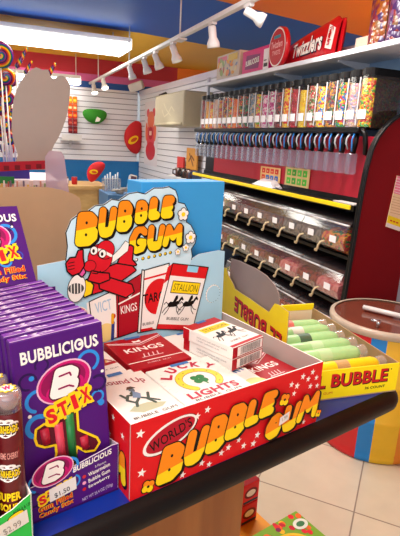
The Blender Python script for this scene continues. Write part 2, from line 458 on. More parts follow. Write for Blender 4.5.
# ================================================================== BUBBLE GUM BOX
red_k = ink('#d3141c'); wht = ink('#f2f0ea'); blk_i = ink('#0a0809'); yel_i = ink('#f6d615'); ora_i = ink('#f08a12'); dred = ink('#a80f22')
crd = mat('card_grey_inside', '#b6a6a0', .8); lblue = ink('#a9d6ea'); cloudc = ink('#c6e6f2')
bg = thing('bubble_gum_box', 'red open carton of bubble gum packs with yellow bubble lettering and a die-cut header card', 'candy box', T(0, 0, 0), TANG)
BL_, BD, BH = .330, .252, .104
mb = MB(); t_ = .002
mb.box(0, BL_, 0, BD, 0.0005, .003, red_k)
mb.box(0, BL_, 0, t_, .003, BH, crd, {'-y': red_k, '+z': wht})
mb.box(0, t_, t_, BD, .003, BH, crd, {'-x': red_k, '+z': wht})
mb.box(BL_-t_, BL_, t_, BD, .003, BH, crd, {'+x': red_k, '+z': wht})
mb.box(t_, BL_-t_, BD-t_, BD, .003, BH-.002, crd, {'+y': red_k})
F = Fr((0, 0, 0), (1, 0, 0), (0, 0, 1))
mb.ellipse(F, .056, .0715, .041, .0195, blk_i, 1, 17); mb.ellipse(F, .055, .072, .0402, .0187, wht, 2, 17); mb.ellipse(F, .0555, .0722, .0365, .0152, ink('#b0102a'), 3, 17)
mb.text(F, "WORLD'S", .0245, .0655, .0865, .0795, blk_i, 4, .01, rot=17)
for li, (ch, x0, x1, y0, y1, spl) in enumerate([('B', .038, .0765, .006, .059, .36), ('U', .0765, .1105, .0165, .0685, .36), ('B', .1115, .1445, .0235, .076, .36), ('B', .1425, .1775, .033, .0835, .38), ('L', .1745, .204, .041, .083, .40), ('E', .2005, .2315, .047, .0875, .45), ('G', .2148, .2485, .0065, .047, .36), ('U', .248, .2835, .0085, .0535, .38), ('M', .281, .3255, .0155, .061, .42)]):
    bubble(mb, F, ch, x0, y0, x1, y1, .0068 if ch != 'M' else .0058, ora_i, yel_i, blk_i, 5 + 3.2*li, shear=.22, split=spl, sh=(.0030, -.0024))
def flower(mb, F, x, y, r, l, c=ora_i):
    for k in range(4): mb.ellipse(F, x+r*.5*math.cos(k*1.57+.5), y+r*.5*math.sin(k*1.57+.5), r*.62, r*.62, blk_i, l)
    for k in range(4): mb.ellipse(F, x+r*.5*math.cos(k*1.57+.5), y+r*.5*math.sin(k*1.57+.5), r*.48, r*.48, c if k < 2 else yel_i, l+1)
    mb.ellipse(F, x, y, r*.2, r*.2, blk_i, l+2)
flower(mb, F, .0245, .0115, .0095, 5); flower(mb, F, .246, .0665, .0105, 38); flower(mb, F, .3255, .0195, .0068, 38)
for x, y, r in [(.0125, .088, .0065), (.0155, .034, .0065), (.094, .085, .0055), (.110, .0895, .0055), (.0755, .0065, .0055), (.1055, .0125, .0055), (.138, .0155, .0055), (.15, .0195, .0055), (.118, .0055, .005), (.2635, .083, .0055), (.276, .0775, .006), (.287, .09, .006), (.2995, .0825, .0055), (.308, .092, .0055), (.318, .080, .005), (.271, .0665, .005), (.203, .0205, .006), (.1965, .009, .006), (.27, .004, .0045), (.3, .0095, .0045), (.322, .0655, .005), (.306, .069, .0055), (.178, .012, .0055), (.168, .0245, .005)]:
    mb.star(F, x, y, r, wht, 1, rot=12)
FL_ = Fr((0, BD, 0), (0, -1, 0), (0, 0, 1))      # left side
for x, y in [(.232, .078), (.222, .05), (.207, .09), (.196, .062), (.18, .082), (.236, .03)]: mb.star(FL_, x, y, .005, wht, 1)
for ch, x0, x1 in [('M', .205, .242)]: bubble(mb, FL_, ch, x0, .012, x1, .058, .0062, ora_i, yel_i, blk_i, 2)
FRt = Fr((BL_, 0, 0), (0, 1, 0), (0, 0, 1))
for i in range(7): mb.star(FRt, .02+.033*i, .03+.05*(i % 2), .006, wht, 1)
tr_ = mb.build('tray', bg)
F = Fr((0, 0, 0), (1, 0, 0), (0, 0, 1)); mb = MB(); mb.poly(F, [(.2385, .0265), (.2575, .031), (.2585, .0445), (.2395, .0395)], ink('#e4e2dc'), 44); mb.text(F, '1.99', .2435, .0335, .2545, .0395, ink('#8a8884'), 46, rot=12); tag(mb.build('price_sticker', tr_), 'white price sticker')
mb = MB(); mb.box(.003, BL_-.003, .003, BD-.003, .0035, .066, mat('grey_board', '#8d8078', .8)); mb.build('inner_riser', bg)

# header card -------------------------------------------------
mb = MB(); VH = .2425
F = Fr((0, VH, 0), (1, 0, 0), (0, 0, 1))
cloud = [(.018, .240), (.021, .262), (.019, .282), (.027, .300), (.040, .309), (.053, .312), (.065, .320), (.079, .321), (.092, .329), (.104, .327), (.121, .337), (.136, .339), (.150, .336), (.166, .345), (.183, .345), (.194, .347), (.207, .341), (.212, .330), (.213, .321), (.226, .318), (.233, .307), (.234, .298), (.231, .287), (.241, .281), (.248, .270), (.254, .260), (.252, .248), (.244, .238), (.247, .226), (.246, .219)]
outline = [(-.024, .006), (-.024, .236)] + cloud + [(.262, .2265), (.307, .2295), (.320, .2265), (.325, .006)]
mb.prism(outline, F, -.0018, 0, lblue, ink('#c9d3d6'))
mb.poly(F, cloud + [(.24, .2)] + [(.03, .2)], cloudc, .5)
mb.stroke(F, [(x, y-.0008) for x, y in cloud], .0008, blk_i, 1, n=6)
for li, (ch, x0, x1, y0, y1) in enumerate([('B', .0335, .070, .259, .311), ('U', .0695, .0985, .2695, .317), ('B', .1005, .1275, .277, .3255), ('B', .1315, .1545, .288, .3255), ('L', .1555, .179, .2915, .3305), ('E', .179, .2035, .2935, .333), ('G', .1225, .157, .239, .2855), ('U', .155, .187, .241, .285), ('M', .1855, .2245, .246, .285)]):
    bubble(mb, F, ch, x0, y0, x1, y1, .0072 if ch not in 'MGU' else .0056, ora_i, yel_i, blk_i, 2 + 3.2*(li % 6), shear=.12, split=.52, sh=(.0025, -.0025))
def daisy(x, y, r, l):
    for k in range(5):
        a = k*2*math.pi/5+.3; mb.ellipse(F, x+r*.55*math.cos(a), y+r*.55*math.sin(a), r*.5, r*.5, blk_i, l, n=14)
    for k in range(5):
        a = k*2*math.pi/5+.3; mb.ellipse(F, x+r*.55*math.cos(a), y+r*.55*math.sin(a), r*.38, r*.38, wht, l+1, n=14)
    mb.ellipse(F, x, y, r*.34, r*.34, yel_i, l+2, n=12)
daisy(.222, .300, .0115, 24); daisy(.239, .259, .0115, 24); daisy(.230, .242, .007, 24); daisy(.214, .236, .006, 24)
for i, x in enumerate([.136, .148, .159, .170, .181, .191, .201]):
    mb.ellipse(F, x, .229+.001*i, .0032, .0030, blk_i, 3, 30, 12); mb.ellipse(F, x-.0006, .2295+.001*i, .0021, .0019, yel_i if i else wht, 4, 30, 12)
# printed packs on the card
def printed_pack(q, red_top, l):
    """q: four corners tl tr br bl of the front of a drawn pack"""
    tl, tr, br, bl = [Vector(p) for p in q]
    f = lambda a, b: tuple((bl*(1-a)+br*a)*(1-b) + (tl*(1-a)+tr*a)*b)
    return f
def quad(f, a0, b0, a1, b1, mt, l): mb.poly(F, [f(a0, b0), f(a1, b0), f(a1, b1), f(a0, b1)], mt, l)
def outl(pts, l, r=.0009): mb.stroke(F, pts + [pts[0]], r, blk_i, l, n=6)
f = printed_pack([(.104, .186), (.146, .205), (.146, .105), (.105, .1)], 0, 3)     # dark red pack
quad(f, -.08, 0, 1, 1, dred, 3); outl([f(0, 0), f(1, 0), f(1, 1), f(0, 1)], 4)
mb.text(F, 'KINGS', .1085, .141, .1385, .155, wht, 5, .01, rot=5); quad(f, 0, .66, 1, .69, wht, 5); mb.poly(F, [(.118, .176), (.127, .18), (.131, .174), (.125, .166), (.119, .169)], wht, 5)
f = printed_pack([(.054, .170), (.100, .184), (.104, .1), (.062, .1)], 0, 3)       # pale pack
quad(f, -.1, 0, 1, 1, wht, 2.5); outl([f(0, 0), f(1, 0), f(1, 1), f(0, 1)], 3)
mb.text(F, 'VICT', .064, .150, .092, .168, ink('#9fc4de'), 4, rot=8)
mb.ellipse(F, .082, .113, .016, .016, ink('#efd98a'), 4); mb.stroke(F, [(.094, .1), (.095, .128)], .0028, ink('#2c3f86'), 5); mb.ellipse(F, .0955, .139, .004, .0045, ink('#d23a1c'), 6); mb.stroke(F, [(.094, .128), (.094, .142)], .0025, ink('#e0a818'), 6)
f = printed_pack([(.151, .210), (.199, .217), (.193, .1), (.146, .101)], 0, 5)     # white pack with red disc
quad(f, 0, 0, 1, 1, wht, 5); quad(f, 0, .84, 1, .87, red_k, 6); quad(f, 0, 0, 1, .05, red_k, 6)
mb.ellipse(F, .180, .160, .028, .032, red_k, 6.5, n=26); mb.text(F, 'TARGET', .150, .152, .208, .169, blk_i, 7, .02, rot=2); quad(f, -.12, 0, 0, 1, wht, 5); outl([f(-.12, 0), f(0, 0), f(0, 1), f(-.1, 1.02)], 7.2); outl([f(0, 0), f(1, 0), f(1, 1), f(0, 1)], 7.5)
mb.text(F, 'BUBBLE', .150, .112, .172, .117, blk_i, 7)
f = printed_pack([(.206, .216), (.283, .2005), (.254, .084), (.177, .101)], 0, 9)  # white pack with horses
mb.poly(F, [(.206, .216), (.196, .210), (.169, .104), (.177, .101)], wht, 8.5); mb.poly(F, [(.206, .216), (.196, .210), (.189, .182), (.199, .188)], red_k, 9)
quad(f, 0, 0, 1, 1, wht, 9); quad(f, 0, .82, 1, 1, red_k, 10); quad(f, 0, 0, 1, .08, red_k, 10); quad(f, .42, .9, .72, 1.0, ink('#8fd0ea'), 11)
outl([f(0, 0), f(1, 0), f(1, 1), f(0, 1)], 11.5)
quad(f, .12, .56, .9, .75, blk_i, 10); quad(f, .135, .572, .885, .738, yel_i, 11)
mb.text(F, 'STALLION', 0, 0, 1, 1, ink('#5a5a10'), 12, fn=lambda a, b: f(.18+.66*a, .60+.11*b))
def horse(mb, F, g, mt, l):
    """galloping horse and rider drawn in a unit box through the map g"""
    G = lambda *p: [g(x, y) for x, y in p]
    mb.poly(F, G((.18, .52), (.3, .64), (.5, .62), (.68, .7), (.76, .62), (.7, .44), (.5, .4), (.3, .38), (.2, .42)), mt, l)
    mb.poly(F, G((.66, .6), (.8, .86), (.86, .92), (.98, .78), (.95, .72), (.86, .76), (.76, .52)), mt, l)
    for q in [((.28, .46), (.1, .3), (.0, .1)), ((.32, .44), (.24, .2), (.12, .02)), ((.68, .48), (.84, .3), (.98, .28)), ((.66, .46), (.74, .22), (.9, .06)), ((.2, .52), (.08, .6), (.0, .5))]:
        mb.stroke(F, G(*q), .0007 if l < 100 else .0007, mt, l, n=6)
    mb.poly(F, G((.42, .6), (.52, .92), (.62, .95), (.66, .8), (.56, .62)), mt, l)
horse(mb, F, lambda x, y: f(.04+.5*x, .22+.33*y), blk_i, 12); horse(mb, F, lambda x, y: f(.45+.5*x, .24+.33*y), blk_i, 12)
mb.text(F, 'BUBBLE GUM', 0, 0, 1, 1, blk_i, 12, fn=lambda a, b: f(.2+.6*a, .15+.045*b))
mb.ellipse(F, .298, .148, .0165, .0175, wht, 1, -10); mb.ellipse(F, .299, .147, .0152, .0162, lblue, 2, -10)
for k in range(18): a = 2*math.pi*k/18; mb.ellipse(F, .298+.0162*math.cos(a), .148+.017*math.sin(a), .0007, .0007, blk_i, 3, n=6)
# red aeroplane and its goggled pilot
redp = ink('#cf1124'); redd = ink('#8c0f1c')
def part(pts, c, l, r=.0024):
    mb.stroke(F, pts+[pts[0]], r, blk_i, l, n=6); mb.poly(F, pts, c, l+.6)
part([(.055, .182), (.060, .209), (.078, .220), (.100, .226), (.128, .219), (.134, .212), (.118, .203), (.098, .193), (.075, .185)], redp, 10)
part([(.099, .219), (.111, .246), (.124, .254), (.129, .251), (.127, .230), (.135, .221)], redp, 9)
part([(.070, .204), (.079, .208), (.127, .188), (.131, .176), (.117, .169), (.072, .190)], redp, 12)
part([(.105, .250), (.115, .262), (.121, .258), (.119, .246), (.098, .232), (.086, .226), (.084, .233)], wht, 13, .0009)
part([(.043, .203), (.052, .207), (.060, .196), (.057, .183), (.046, .180)], yel_i, 13)
mb.ellipse(F, .0335, .195, .0148, .0225, blk_i, 14, -8); mb.ellipse(F, .0335, .195, .0137, .0213, wht, 15, -8); mb.ellipse(F, .0325, .195, .0125, .0085, ink('#4a4a4a'), 16, -8)
for k in range(4): mb.rect(F, .024+.005*k, .187, .0255+.005*k, .2035, wht, 17)
mb.ellipse(F, .072, .2385, .021, .0235, blk_i, 14); mb.ellipse(F, .072, .2385, .0197, .0222, redp, 15)
mb.ellipse(F, .081, .251, .0155, .0155, blk_i, 15.5); mb.ellipse(F, .081, .251, .0143, .0143, redp, 16)
mb.ellipse(F, .055, .228, .0105, .0095, blk_i, 16); mb.ellipse(F, .055, .228, .0093, .0083, redp, 17)
mb.stroke(F, [(.060, .254), (.073, .251), (.090, .241)], .0022, wht, 17)
for x, y in [(.0615, .2515), (.0755, .2455)]:
    mb.ellipse(F, x, y, .0068, .0075, blk_i, 18); mb.ellipse(F, x, y, .0056, .0062, wht, 19); mb.ellipse(F, x-.0008, y-.0005, .0022, .0032, blk_i, 20, n=10)
mb.stroke(F, [(.0585, .2165), (.066, .2145), (.0725, .218)], .0009, blk_i, 18, n=6)
part([(.052, .206), (.058, .219), (.074, .214), (.086, .212), (.087, .203), (.070, .199)], redp, 17)
part([(.034, .229), (.042, .231), (.047, .219), (.042, .213), (.035, .220)], ink('#d8559c'), 17)
part([(.020, .224), (.018, .236), (.024, .243), (.033, .243), (.037, .253), (.043, .254), (.043, .241), (.045, .230), (.038, .220), (.027, .217)], redp, 18)
for y in (.226, .231, .236): mb.stroke(F, [(.021, y), (.030, y+.001)], .0006, blk_i, 20, n=6)
mb.ellipse(F, .034, .143, .021, .0225, ink('#e8d9d4'), 5); mb.ellipse(F, .034, .143, .019, .0205, redp, 6); mb.text(F, 'BLOW', .020, .151, .048, .161, wht, 7, .03, rot=-8)
mb.build('header_card', bg)

# packs in the box ------------------------------------------
BU = 'BUBBLE  GUM'
def pack(name, label, u, v, w, L, W_, H_, yaw, base, art, group='gum packs in the red carton', sides=None):
    """lying pack: W_ along u, L along v (towards the back), H_ thick; origin at its near left lower corner"""
    t = thing(name, label, 'gum pack', T(u, v, w), TANG + R(yaw), group)
    mb = MB(); mb.box(0, W_, 0, L, 0, H_, base, sides, bev=.0008)
    art(mb, Fr((0, 0, H_), (1, 0, 0), (0, 1, 0)), W_, L, H_); ca_ = mb.build('carton', t)
    mb = MB(); F = Fr((0, 0, H_), (1, 0, 0), (0, 1, 0)); mb.poly(F, [(W_*.36, L*.93), (W_*.64, L*.93), (W_*.64, L*.995), (W_*.36, L*.995)], ink('#3f78b8'), 6); mb.prism([(W_*.36, 0), (W_*.64, 0), (W_*.64, H_*.6), (W_*.36, H_*.6)], Fr((W_, L, H_*.3), (-1, 0, 0), (0, 0, 1)), 0, .0008, ink('#3f78b8')); mb.build('tax_seal', ca_)
    return t
def art_lucky(mb, F, W, L, H):
    mg = ink('#b3183c'); f = lambda a, b: (W*a, L*b)
    mb.stroke(F, [f(.5+.27*math.cos(a), .50+.24*math.sin(a)) for a in [R(-50+i*14) for i in range(21)]], .0055, blk_i, 1)
    mb.stroke(F, [f(.5+.27*math.cos(a), .50+.24*math.sin(a)) for a in [R(-50+i*14) for i in range(21)]], .0049, ink('#ecd23a'), 2)
    for a in range(-40, 225, 38): x, y = f(.5+.27*math.cos(R(a)), .5+.24*math.sin(R(a))); mb.ellipse(F, x, y, .0011, .0011, blk_i, 3, n=8)
    for k in range(4): a = R(45+90*k); x, y = f(.5+.065*math.cos(a), .50+.065*math.sin(a)); mb.ellipse(F, x, y, .0062, .0062, ink('#1e7a38'), 2, n=14)
    mb.stroke(F, [f(.5, .5), f(.54, .36)], .001, ink('#1e7a38'), 3, n=6)
    for k, c in enumerate('LUCKY'):
        a = R(145-27*k); x, y = f(.5+.42*math.cos(a), .50+.40*math.sin(a)); mb.text(F, c, x-.0072, y-.0082, x+.0072, y+.0082, mg, 3, .05, rot=(90-27*2+0) - 0 + math.degrees(a)-90-(90-27*2))
    mb.text(F, 'LIGHTS', W*.13, L*.125, W*.87, L*.26, mg, 3, .04)
    mb.text(F, BU, W*.16, L*.062, W*.84, L*.105, blk_i, 3); mb.text(F, 'NET WT 0.15 OZ', W*.24, L*.025, W*.76, L*.045, blk_i, 3)
    for k in range(28):
        a = R(360*k/28); p, q = f(.5+.46*math.cos(a), .55+.42*math.sin(a)), f(.5+.5*math.cos(a)*.99, .55+.44*math.sin(a)); mb.stroke(F, [p, q], .0002, ink('#c9b7a0'), 1, n=4)
def art_round(mb, F, W, L, H):
    mg = ink('#9e2440'); ink2 = ink('#4b5a52')
    mb.text(F, 'Round Up', 0, 0, 1, 1, mg, 2, .015, fn=lambda a, b: (W*(.14+.74*a), L*(.76-.12*a+.14*b)))
    mb.poly(F, [(W*.16, L*.24), (W*.3, L*.3), (W*.55, L*.30), (W*.82, L*.22), (W*.7, L*.17), (W*.34, L*.16)], ink('#b9bfa0'), 1)
    for q in [[(.38, .34), (.5, .42), (.62, .36), (.75, .28)], [(.5, .42), (.44, .52), (.52, .56)], [(.38, .34), (.28, .42), (.36, .5), (.44, .48)], [(.62, .36), (.7, .46)], [(.34, .28), (.4, .36)], [(.6, .36), (.66, .26)], [(.3, .46), (.26, .54)]]:
        mb.stroke(F, [(W*a, L*b) for a, b in q], .0020, ink2, 2, n=8)
    mb.ellipse(F, W*.5, L*.58, .004, .0045, ink('#6a7a86'), 3, n=10); mb.poly(F, [(W*.42, L*.6), (W*.6, L*.6), (W*.54, L*.65), (W*.47, L*.65)], ink('#57483a'), 4)
    mb.poly(F, [(W*.4, L*.44), (W*.5, L*.56), (W*.58, L*.48), (W*.52, L*.4)], ink('#7d97b4'), 3)
    mb.text(F, BU, W*.12, L*.085, W*.9, L*.125, blk_i, 3); mb.text(F, 'NET WT 0.15 OZ', W*.25, L*.04, W*.78, L*.06, blk_i, 3)
def art_kings(mb, F, W, L, H):
    pk = ink('#e7c9cc')
    mb.text(F, 'KINGS', W*.16, L*.50, W*.84, L*.64, wht, 2, .02)
    mb.rect(F, W*.02, L*.185, W*.98, L*.205, wht, 2); mb.text(F, BU, W*.3, L*.10, W*.7, L*.135, pk, 2)
    mb.poly(F, [(W*.02, L*.93), (W*.5, L*.76), (W*.98, L*.93), (W*.98, L*.90), (W*.5, L*.73), (W*.02, L*.90)], pk, 2)
    mb.poly(F, [(W*.02, L*.88), (W*.5, L*.70), (W*.98, L*.88), (W*.98, L*.87), (W*.5, L*.69), (W*.02, L*.87)], wht, 2)
    mb.poly(F, [(W*.43, L*.80), (W*.57, L*.80), (W*.57, L*.87), (W*.5, L*.84), (W*.43, L*.87)], wht, 3)
    for x in (.36, .44, .52, .6): mb.stroke(F, [(W*x, L*.31), (W*(x+.03), L*.40)], .0009, pk, 2, n=6)
    mb.stroke(F, [(W*.32, L*.3), (W*.68, L*.3)], .0009, pk, 2, n=6)
def art_stallion(mb, F, W, L, H):
    mb.rect(F, 0.001, L*.80, W-.001, L-.001, ink('#b3101f'), 1); mb.rect(F, .001, .001, W-.001, L*.07, ink('#b3101f'), 1)
    mb.rect(F, W*.1, L*.60, W*.92, L*.75, yel_i, 2); mb.text(F, 'STALLION', W*.16, L*.635, W*.86, L*.715, ink('#6a6a1a'), 3, .01)
    horse(mb, F, lambda x, y: (W*(.06+.5*x), L*(.24+.32*y)), blk_i, 2); horse(mb, F, lambda x, y: (W*(.46+.5*x), L*(.26+.32*y)), blk_i, 2)
    mb.text(F, BU, W*.22, L*.15, W*.78, L*.19, blk_i, 2)
    F2 = Fr((0, 0, 0), (1, 0, 0), (0, 0, 1)); mb.rect(F2, W*.16, H*.12, W*.97, H*.88, wht, 1)
    x = W*.26
    while x < W*.9: d = random.choice((.0006, .0011)); mb.rect(F2, x, H*.18, x+d, H*.82, blk_i, 2); x += d + random.choice((.0007, .0012))
    F3 = Fr((0, L, 0), (0, -1, 0), (0, 0, 1)); mb.rect(F3, .001, .0005, L*.14, H-.0005, ink('#b3101f'), 1); mb.text(F3, 'MADE WITH GUM BASE AND SUGAR', L*.3, H*.55, L*.9, H*.68, ink('#8d8d8d'), 2); mb.text(F3, 'CANDY CHEWING GUM', L*.3, H*.3, L*.75, H*.42, ink('#8d8d8d'), 2)
def art_victory(mb, F, W, L, H):
    mb.ellipse(F, W*.55, L*.45, W*.26, L*.2, ink('#ecd88a'), 1); mb.poly(F, [(W*.5, L*.25), (W*.98, L*.28), (W*.96, L*.36), (W*.6, L*.34)], ink('#a5182c'), 2)
    mb.text(F, BU, W*.3, L*.12, W*.9, L*.155, blk_i, 2); mb.stroke(F, [(W*.7, L*.34), (W*.76, L*.46), (W*.9, L*.38)], .0016, ink('#a5182c'), 3, n=6)
def art_sky(mb, F, W, L, H):
    mb.text(F, 'SKY', W*.1, L*.62, W*.9, L*.84, ink('#2f6fb0'), 2, .03, rot=12); mb.ellipse(F, W*.6, L*.2, W*.5, L*.19, ink('#ecd88a'), 1); mb.rect(F, W*.3, L*.9, W*.7, L*.97, ink('#3f78b8'), 2)
PW = ink('#efede6'); KR = ink('#a5111f')
RZ = .067
pack('gum_pack', 'white gum pack with a magenta cowboy picture, nearest the left end of the carton', .0045, .004, RZ, .132, .078, .030, 0, PW, art_round)
pack('gum_pack', 'white gum pack with yellow horseshoe and green clover, at the front of the carton', .0835, .004, RZ, .112, .110, .031, -.5, PW, art_lucky)
pack('gum_pack', 'narrow white gum pack with blue lettering, wedged right of the horseshoe pack', .1955, .006, RZ, .098, .040, .018, -2, PW, art_sky)
pack('gum_pack', 'dark red gum pack lying behind the horseshoe pack by the header card', .071, .125, RZ, .110, .098, .032, -2, KR, art_kings)
pack('gum_pack', 'white gum pack with yellow circle, behind the cowboy pack', .0045, .139, RZ, .098, .062, .029, 0, PW, art_victory)
pack('gum_pack', 'dark red gum pack in the right front corner of the carton', .2395, .008, RZ, .112, .084, .009, 3, KR, art_kings)
pack('gum_pack', 'white gum pack of the right rear bed under the stacked horse packs', .176, .128, RZ, .105, .1, .0205, 0, PW, art_victory)
pack('gum_pack', 'lower of two stacked white horse gum packs, red end with a barcode', .2045, .068, .0885, .106, .074, .0195, 9, PW, art_stallion, sides={'-y': KR, '+y': KR})
pack('gum_pack', 'upper of two stacked white horse gum packs with yellow title strip', .2035, .067, .1082, .107, .074, .0195, 9.5, PW, art_stallion, sides={'-y': KR, '+y': KR})

# bright blue carton standing behind the header card
mb = MB(); mb.box(0, .172, 0, .05, 0, .352, mat('bright_blue_card', '#2f9adb', .55, var=.03), bev=.001)
F = Fr((0, 0, 0), (1, 0, 0), (0, 0, 1))
o = mb.build('blue_carton'); o.location = T(.154, .262, 0); o.rotation_euler = (0, 0, TANG)
tag(o, 'plain bright blue carton standing behind the bubble gum header card', 'carton')

# ================================================================== CANDY STIX DISPLAY
pur = ink('#4c1474'); pur2 = ink('#3a0e5a'); mag = ink('#c4156e'); pnk = ink('#f2a6c8'); sky = ink('#2f8fe0'); nav = ink('#2a1050'); yl2 = ink('#f8d51c'); rd2 = ink('#d81e26')
def swirl(mb, F, x, y, r, a0, a1, c, l, w): mb.stroke(F, [(x+r*(1-.0*i)*math.cos(R(a0+(a1-a0)*i/12)), y+r*math.sin(R(a0+(a1-a0)*i/12))) for i in range(13)], w, c, l, n=8)
def logo(mb, F, x, y, a, b, rot, l):
    mb.ellipse(F, x, y, a*1.03, b*1.05, ink('#e9b8d6'), l, rot); mb.ellipse(F, x, y, a*.97, b*.97, mag, l+1, rot); mb.ellipse(F, x-a*.03, y+b*.05, a*.84, b*.8, ink('#8c0e52'), l+2, rot)
    mb.ellipse(F, x, y-b*.3, a*.72, b*.5, mag, l+2.5, rot)
    bubble(mb, F, 'B', x-a*.5, y-b*.74, x+a*.56, y+b*.76, b*.24, wht, wht, ink('#5a0838'), l+3, shear=.3, sh=(.0006, -.0006), ow=b*.07, dot=False)
    st = [(x-a*.18, y+b*.34), (x+a*.2, y+b*.4), (x+a*.24, y+b*.24)]; mb.stroke(F, st, b*.045, ink('#8c0e52'), l+6, n=6)
    mb.stroke(F, [(x-a*.24, y-b*.28), (x+a*.14, y-b*.24), (x+a*.3, y-b*.36)], b*.045, ink('#8c0e52'), l+6, n=6)
def stix(mb, F, x0, y0, x1, y1, l, rot=12, bold=.1):
    n = 4; wd = (x1-x0)/n
    for k, c in enumerate('STIX'):
        cx_ = x0+wd*(k+.5); cy_ = y0+(y1-y0)*(.30+.12*k); h = (y1-y0)*.27
        for dl, bo, mt, gx in ((0, 0, yl2, 1.45), (1, 0, rd2, 1.0)):
            ww = wd*(.40 if c != 'I' else .22)
            mb.text(F, c, cx_-ww*gx, cy_-h*gx, cx_+ww*gx, cy_+h*gx, mt, l+dl*1.2, .09 if dl == 0 else .05, rot=rot)
        ww = wd*.34
        for qx, qy in ((-1, -1), (1, -1), (-1, 1), (1, 1), (0, 0)): mb.ellipse(F, cx_+qx*ww*.7, cy_+qy*h*.75, h*.55, h*.55, yl2, l, n=12)
PWd, PHt, PTh = .102, .208, .0135
def stix_pack(label):
    t = thing('candy_stix_pack', label, 'candy pack', (0, 0, 0), TANG, 'candy stix packs standing in the purple display')
    mb = MB(); mb.box(0, PWd, 0, PTh, 0, PHt, pur, {'+z': ink('#6f2c9a')}, bev=.0012)
    F = Fr((0, 0, 0), (1, 0, 0), (0, 0, 1))
    for x, y, r, a0, a1, c, w_ in [(.022, .135, .012, 20, 250, sky, .0028), (.082, .165, .012, -60, 160, sky, .0026), (.02, .105, .012, 60, 260, sky, .0038), (.092, .135, .009, -120, 120, nav, .0022), (.014, .16, .009, 0, 270, nav, .0018), (.03, .175, .007, -60, 200, nav, .0016), (.09, .118, .007, -90, 160, sky, .0018), (.055, .184, .006, 0, 180, nav, .0014), (.05, .096, .006, 120, 330, sky, .0016)]:
        swirl(mb, F, x, y, r, a0, a1, c, 1, w_*.72)
    for x, y, r in [(.018, .163, .003), (.094, .184, .002), (.094, .109, .004), (.028, .089, .0022), (.012, .12, .0022), (.098, .148, .002), (.074, .188, .0022)]: mb.ellipse(F, x, y, r, r, wht if r < .0023 else sky, 2, n=10)
    mb.text(F, 'BUBBLICIOUS', .009, .182, .095, .1965, wht, 3, .03, fn=lambda a, b: (.009+.086*a, .1805+.010*a*0+.0145*b))
    logo(mb, F, .053, .149, .031, .0235, 14, 3)
    stix(mb, F, .028, .103, .082, .137, 11)
    Ft = Fr((0, 0, PHt), (1, 0, 0), (0, 1, 0)); rq = random.Random(4)
    mb.poly(Ft, [(.001, .0005), (.101, .0005), (.101, .0028), (.001, .0022)], ink('#b9a2cc'), 1)  # pale strip paints a highlight on the front edge; the flecks are scuffs
    for q in range(16):
        x = rq.uniform(.002, .09); y = rq.uniform(.002, .011); mb.poly(Ft, [(x, y), (x+rq.uniform(.004, .02), y+rq.uniform(-.002, .001)), (x+.008, y+.0018)], ink(rq.choice(['#c9b8d8', '#8a5cae', '#e0d6e8', '#47136c'])), 1.5)
    win = [(.0145, .092), (.0165, .103), (.026, .1065), (.036, .100), (.046, .114), (.064, .112), (.0635, .085), (.085, .066), (.088, .058), (.081, .050), (.070, .053), (.060, .064), (.055, .04), (.03, .04), (.036, .066), (.036, .076), (.024, .078), (.016, .084)]
    mb.poly(F, win, ink('#5a1224'), 2); mb.stroke(F, win + [win[0]], .0014, yl2, 8, n=8)  # dark red backing carries the shade inside the window
    c = mb.build('carton', t)
    for i, (x0, x1, z0, z1, cc) in enumerate([(.027, .0255, .081, .1005, '#b3203a'), (.0425, .0415, .044, .101, '#d04058'), (.0552, .0548, .045, .108, '#1f7a3c'), (.0705, .0695, .057, .074, '#b3203a')]):
        m2 = MB(); m2.tube([(x0, .0030, z0), (x1, .0030, z1)], .0062, mat('candy_stick_'+cc.strip('#'), cc, .3), 10); m2.build('candy_stick', c)
    return t
PU, PV = -.1115, .030
proto = stix_pack('front purple candy stix pack facing out with lettering and sticks showing')
npk = 11
ords = ['second', 'third', 'fourth', 'fifth', 'sixth', 'seventh', 'eighth', 'ninth', 'tenth', 'eleventh']
def place_pack(o, k):
    o.location = T(PU + .0052 + (0 if k == 0 else random.uniform(-.0004, .0004)), PV + .006 + k*.0167, .0045)
    o.rotation_euler = (R(-2.2), R(-3.0 - .26*k + (random.uniform(-.3, .3) if k else 0)), TANG)
place_pack(proto, 0)
for k in range(1, npk):
    o = dup(proto, label='purple candy stix pack, %s from the front of the display, only its top edge showing' % ords[k-1]); place_pack(o, k)
ds = thing('candy_stix_display', 'purple candy stix display tray with priced front lip and raised back card', 'candy display', T(PU, PV-.004, 0), TANG)
DW, DD = .1095, .208
mb = MB(); mb.box(0, DW, 0, DD, .0005, .003, pur2)
F = Fr((0, 0, 0), (1, 0, 0), (0, 0, 1))
mb.prism([(0, .003), (DW, .003), (DW, .065), (DW*.92, .0655), (.02, .048), (0, .047)], F, -.0016, 0, pur, ink('#cfc3d6'))
mb.prism([(0, .003), (DD, .003), (DD, .05), (.04, .055), (0, .065)], Fr((DW, 0, 0), (0, 1, 0), (0, 0, 1)), -.0014, 0, pur, ink('#cfc3d6'))
mb.prism([(0, .003), (-DD, .003), (-DD, .022), (-.05, .026), (0, .047)], Fr((0, 0, 0), (0, -1, 0), (0, 0, 1)), -.0014, 0, pur, ink('#cfc3d6'))
mb.box(0, DW, DD-.0016, DD, .003, .205, pur)
mb.text(F, 'BUBBLICIOUS', 0, 0, 1, 1, wht, 3, .03, fn=lambda a, b: (.0525+.0475*a, .0475+.0075*a+.0075*b))
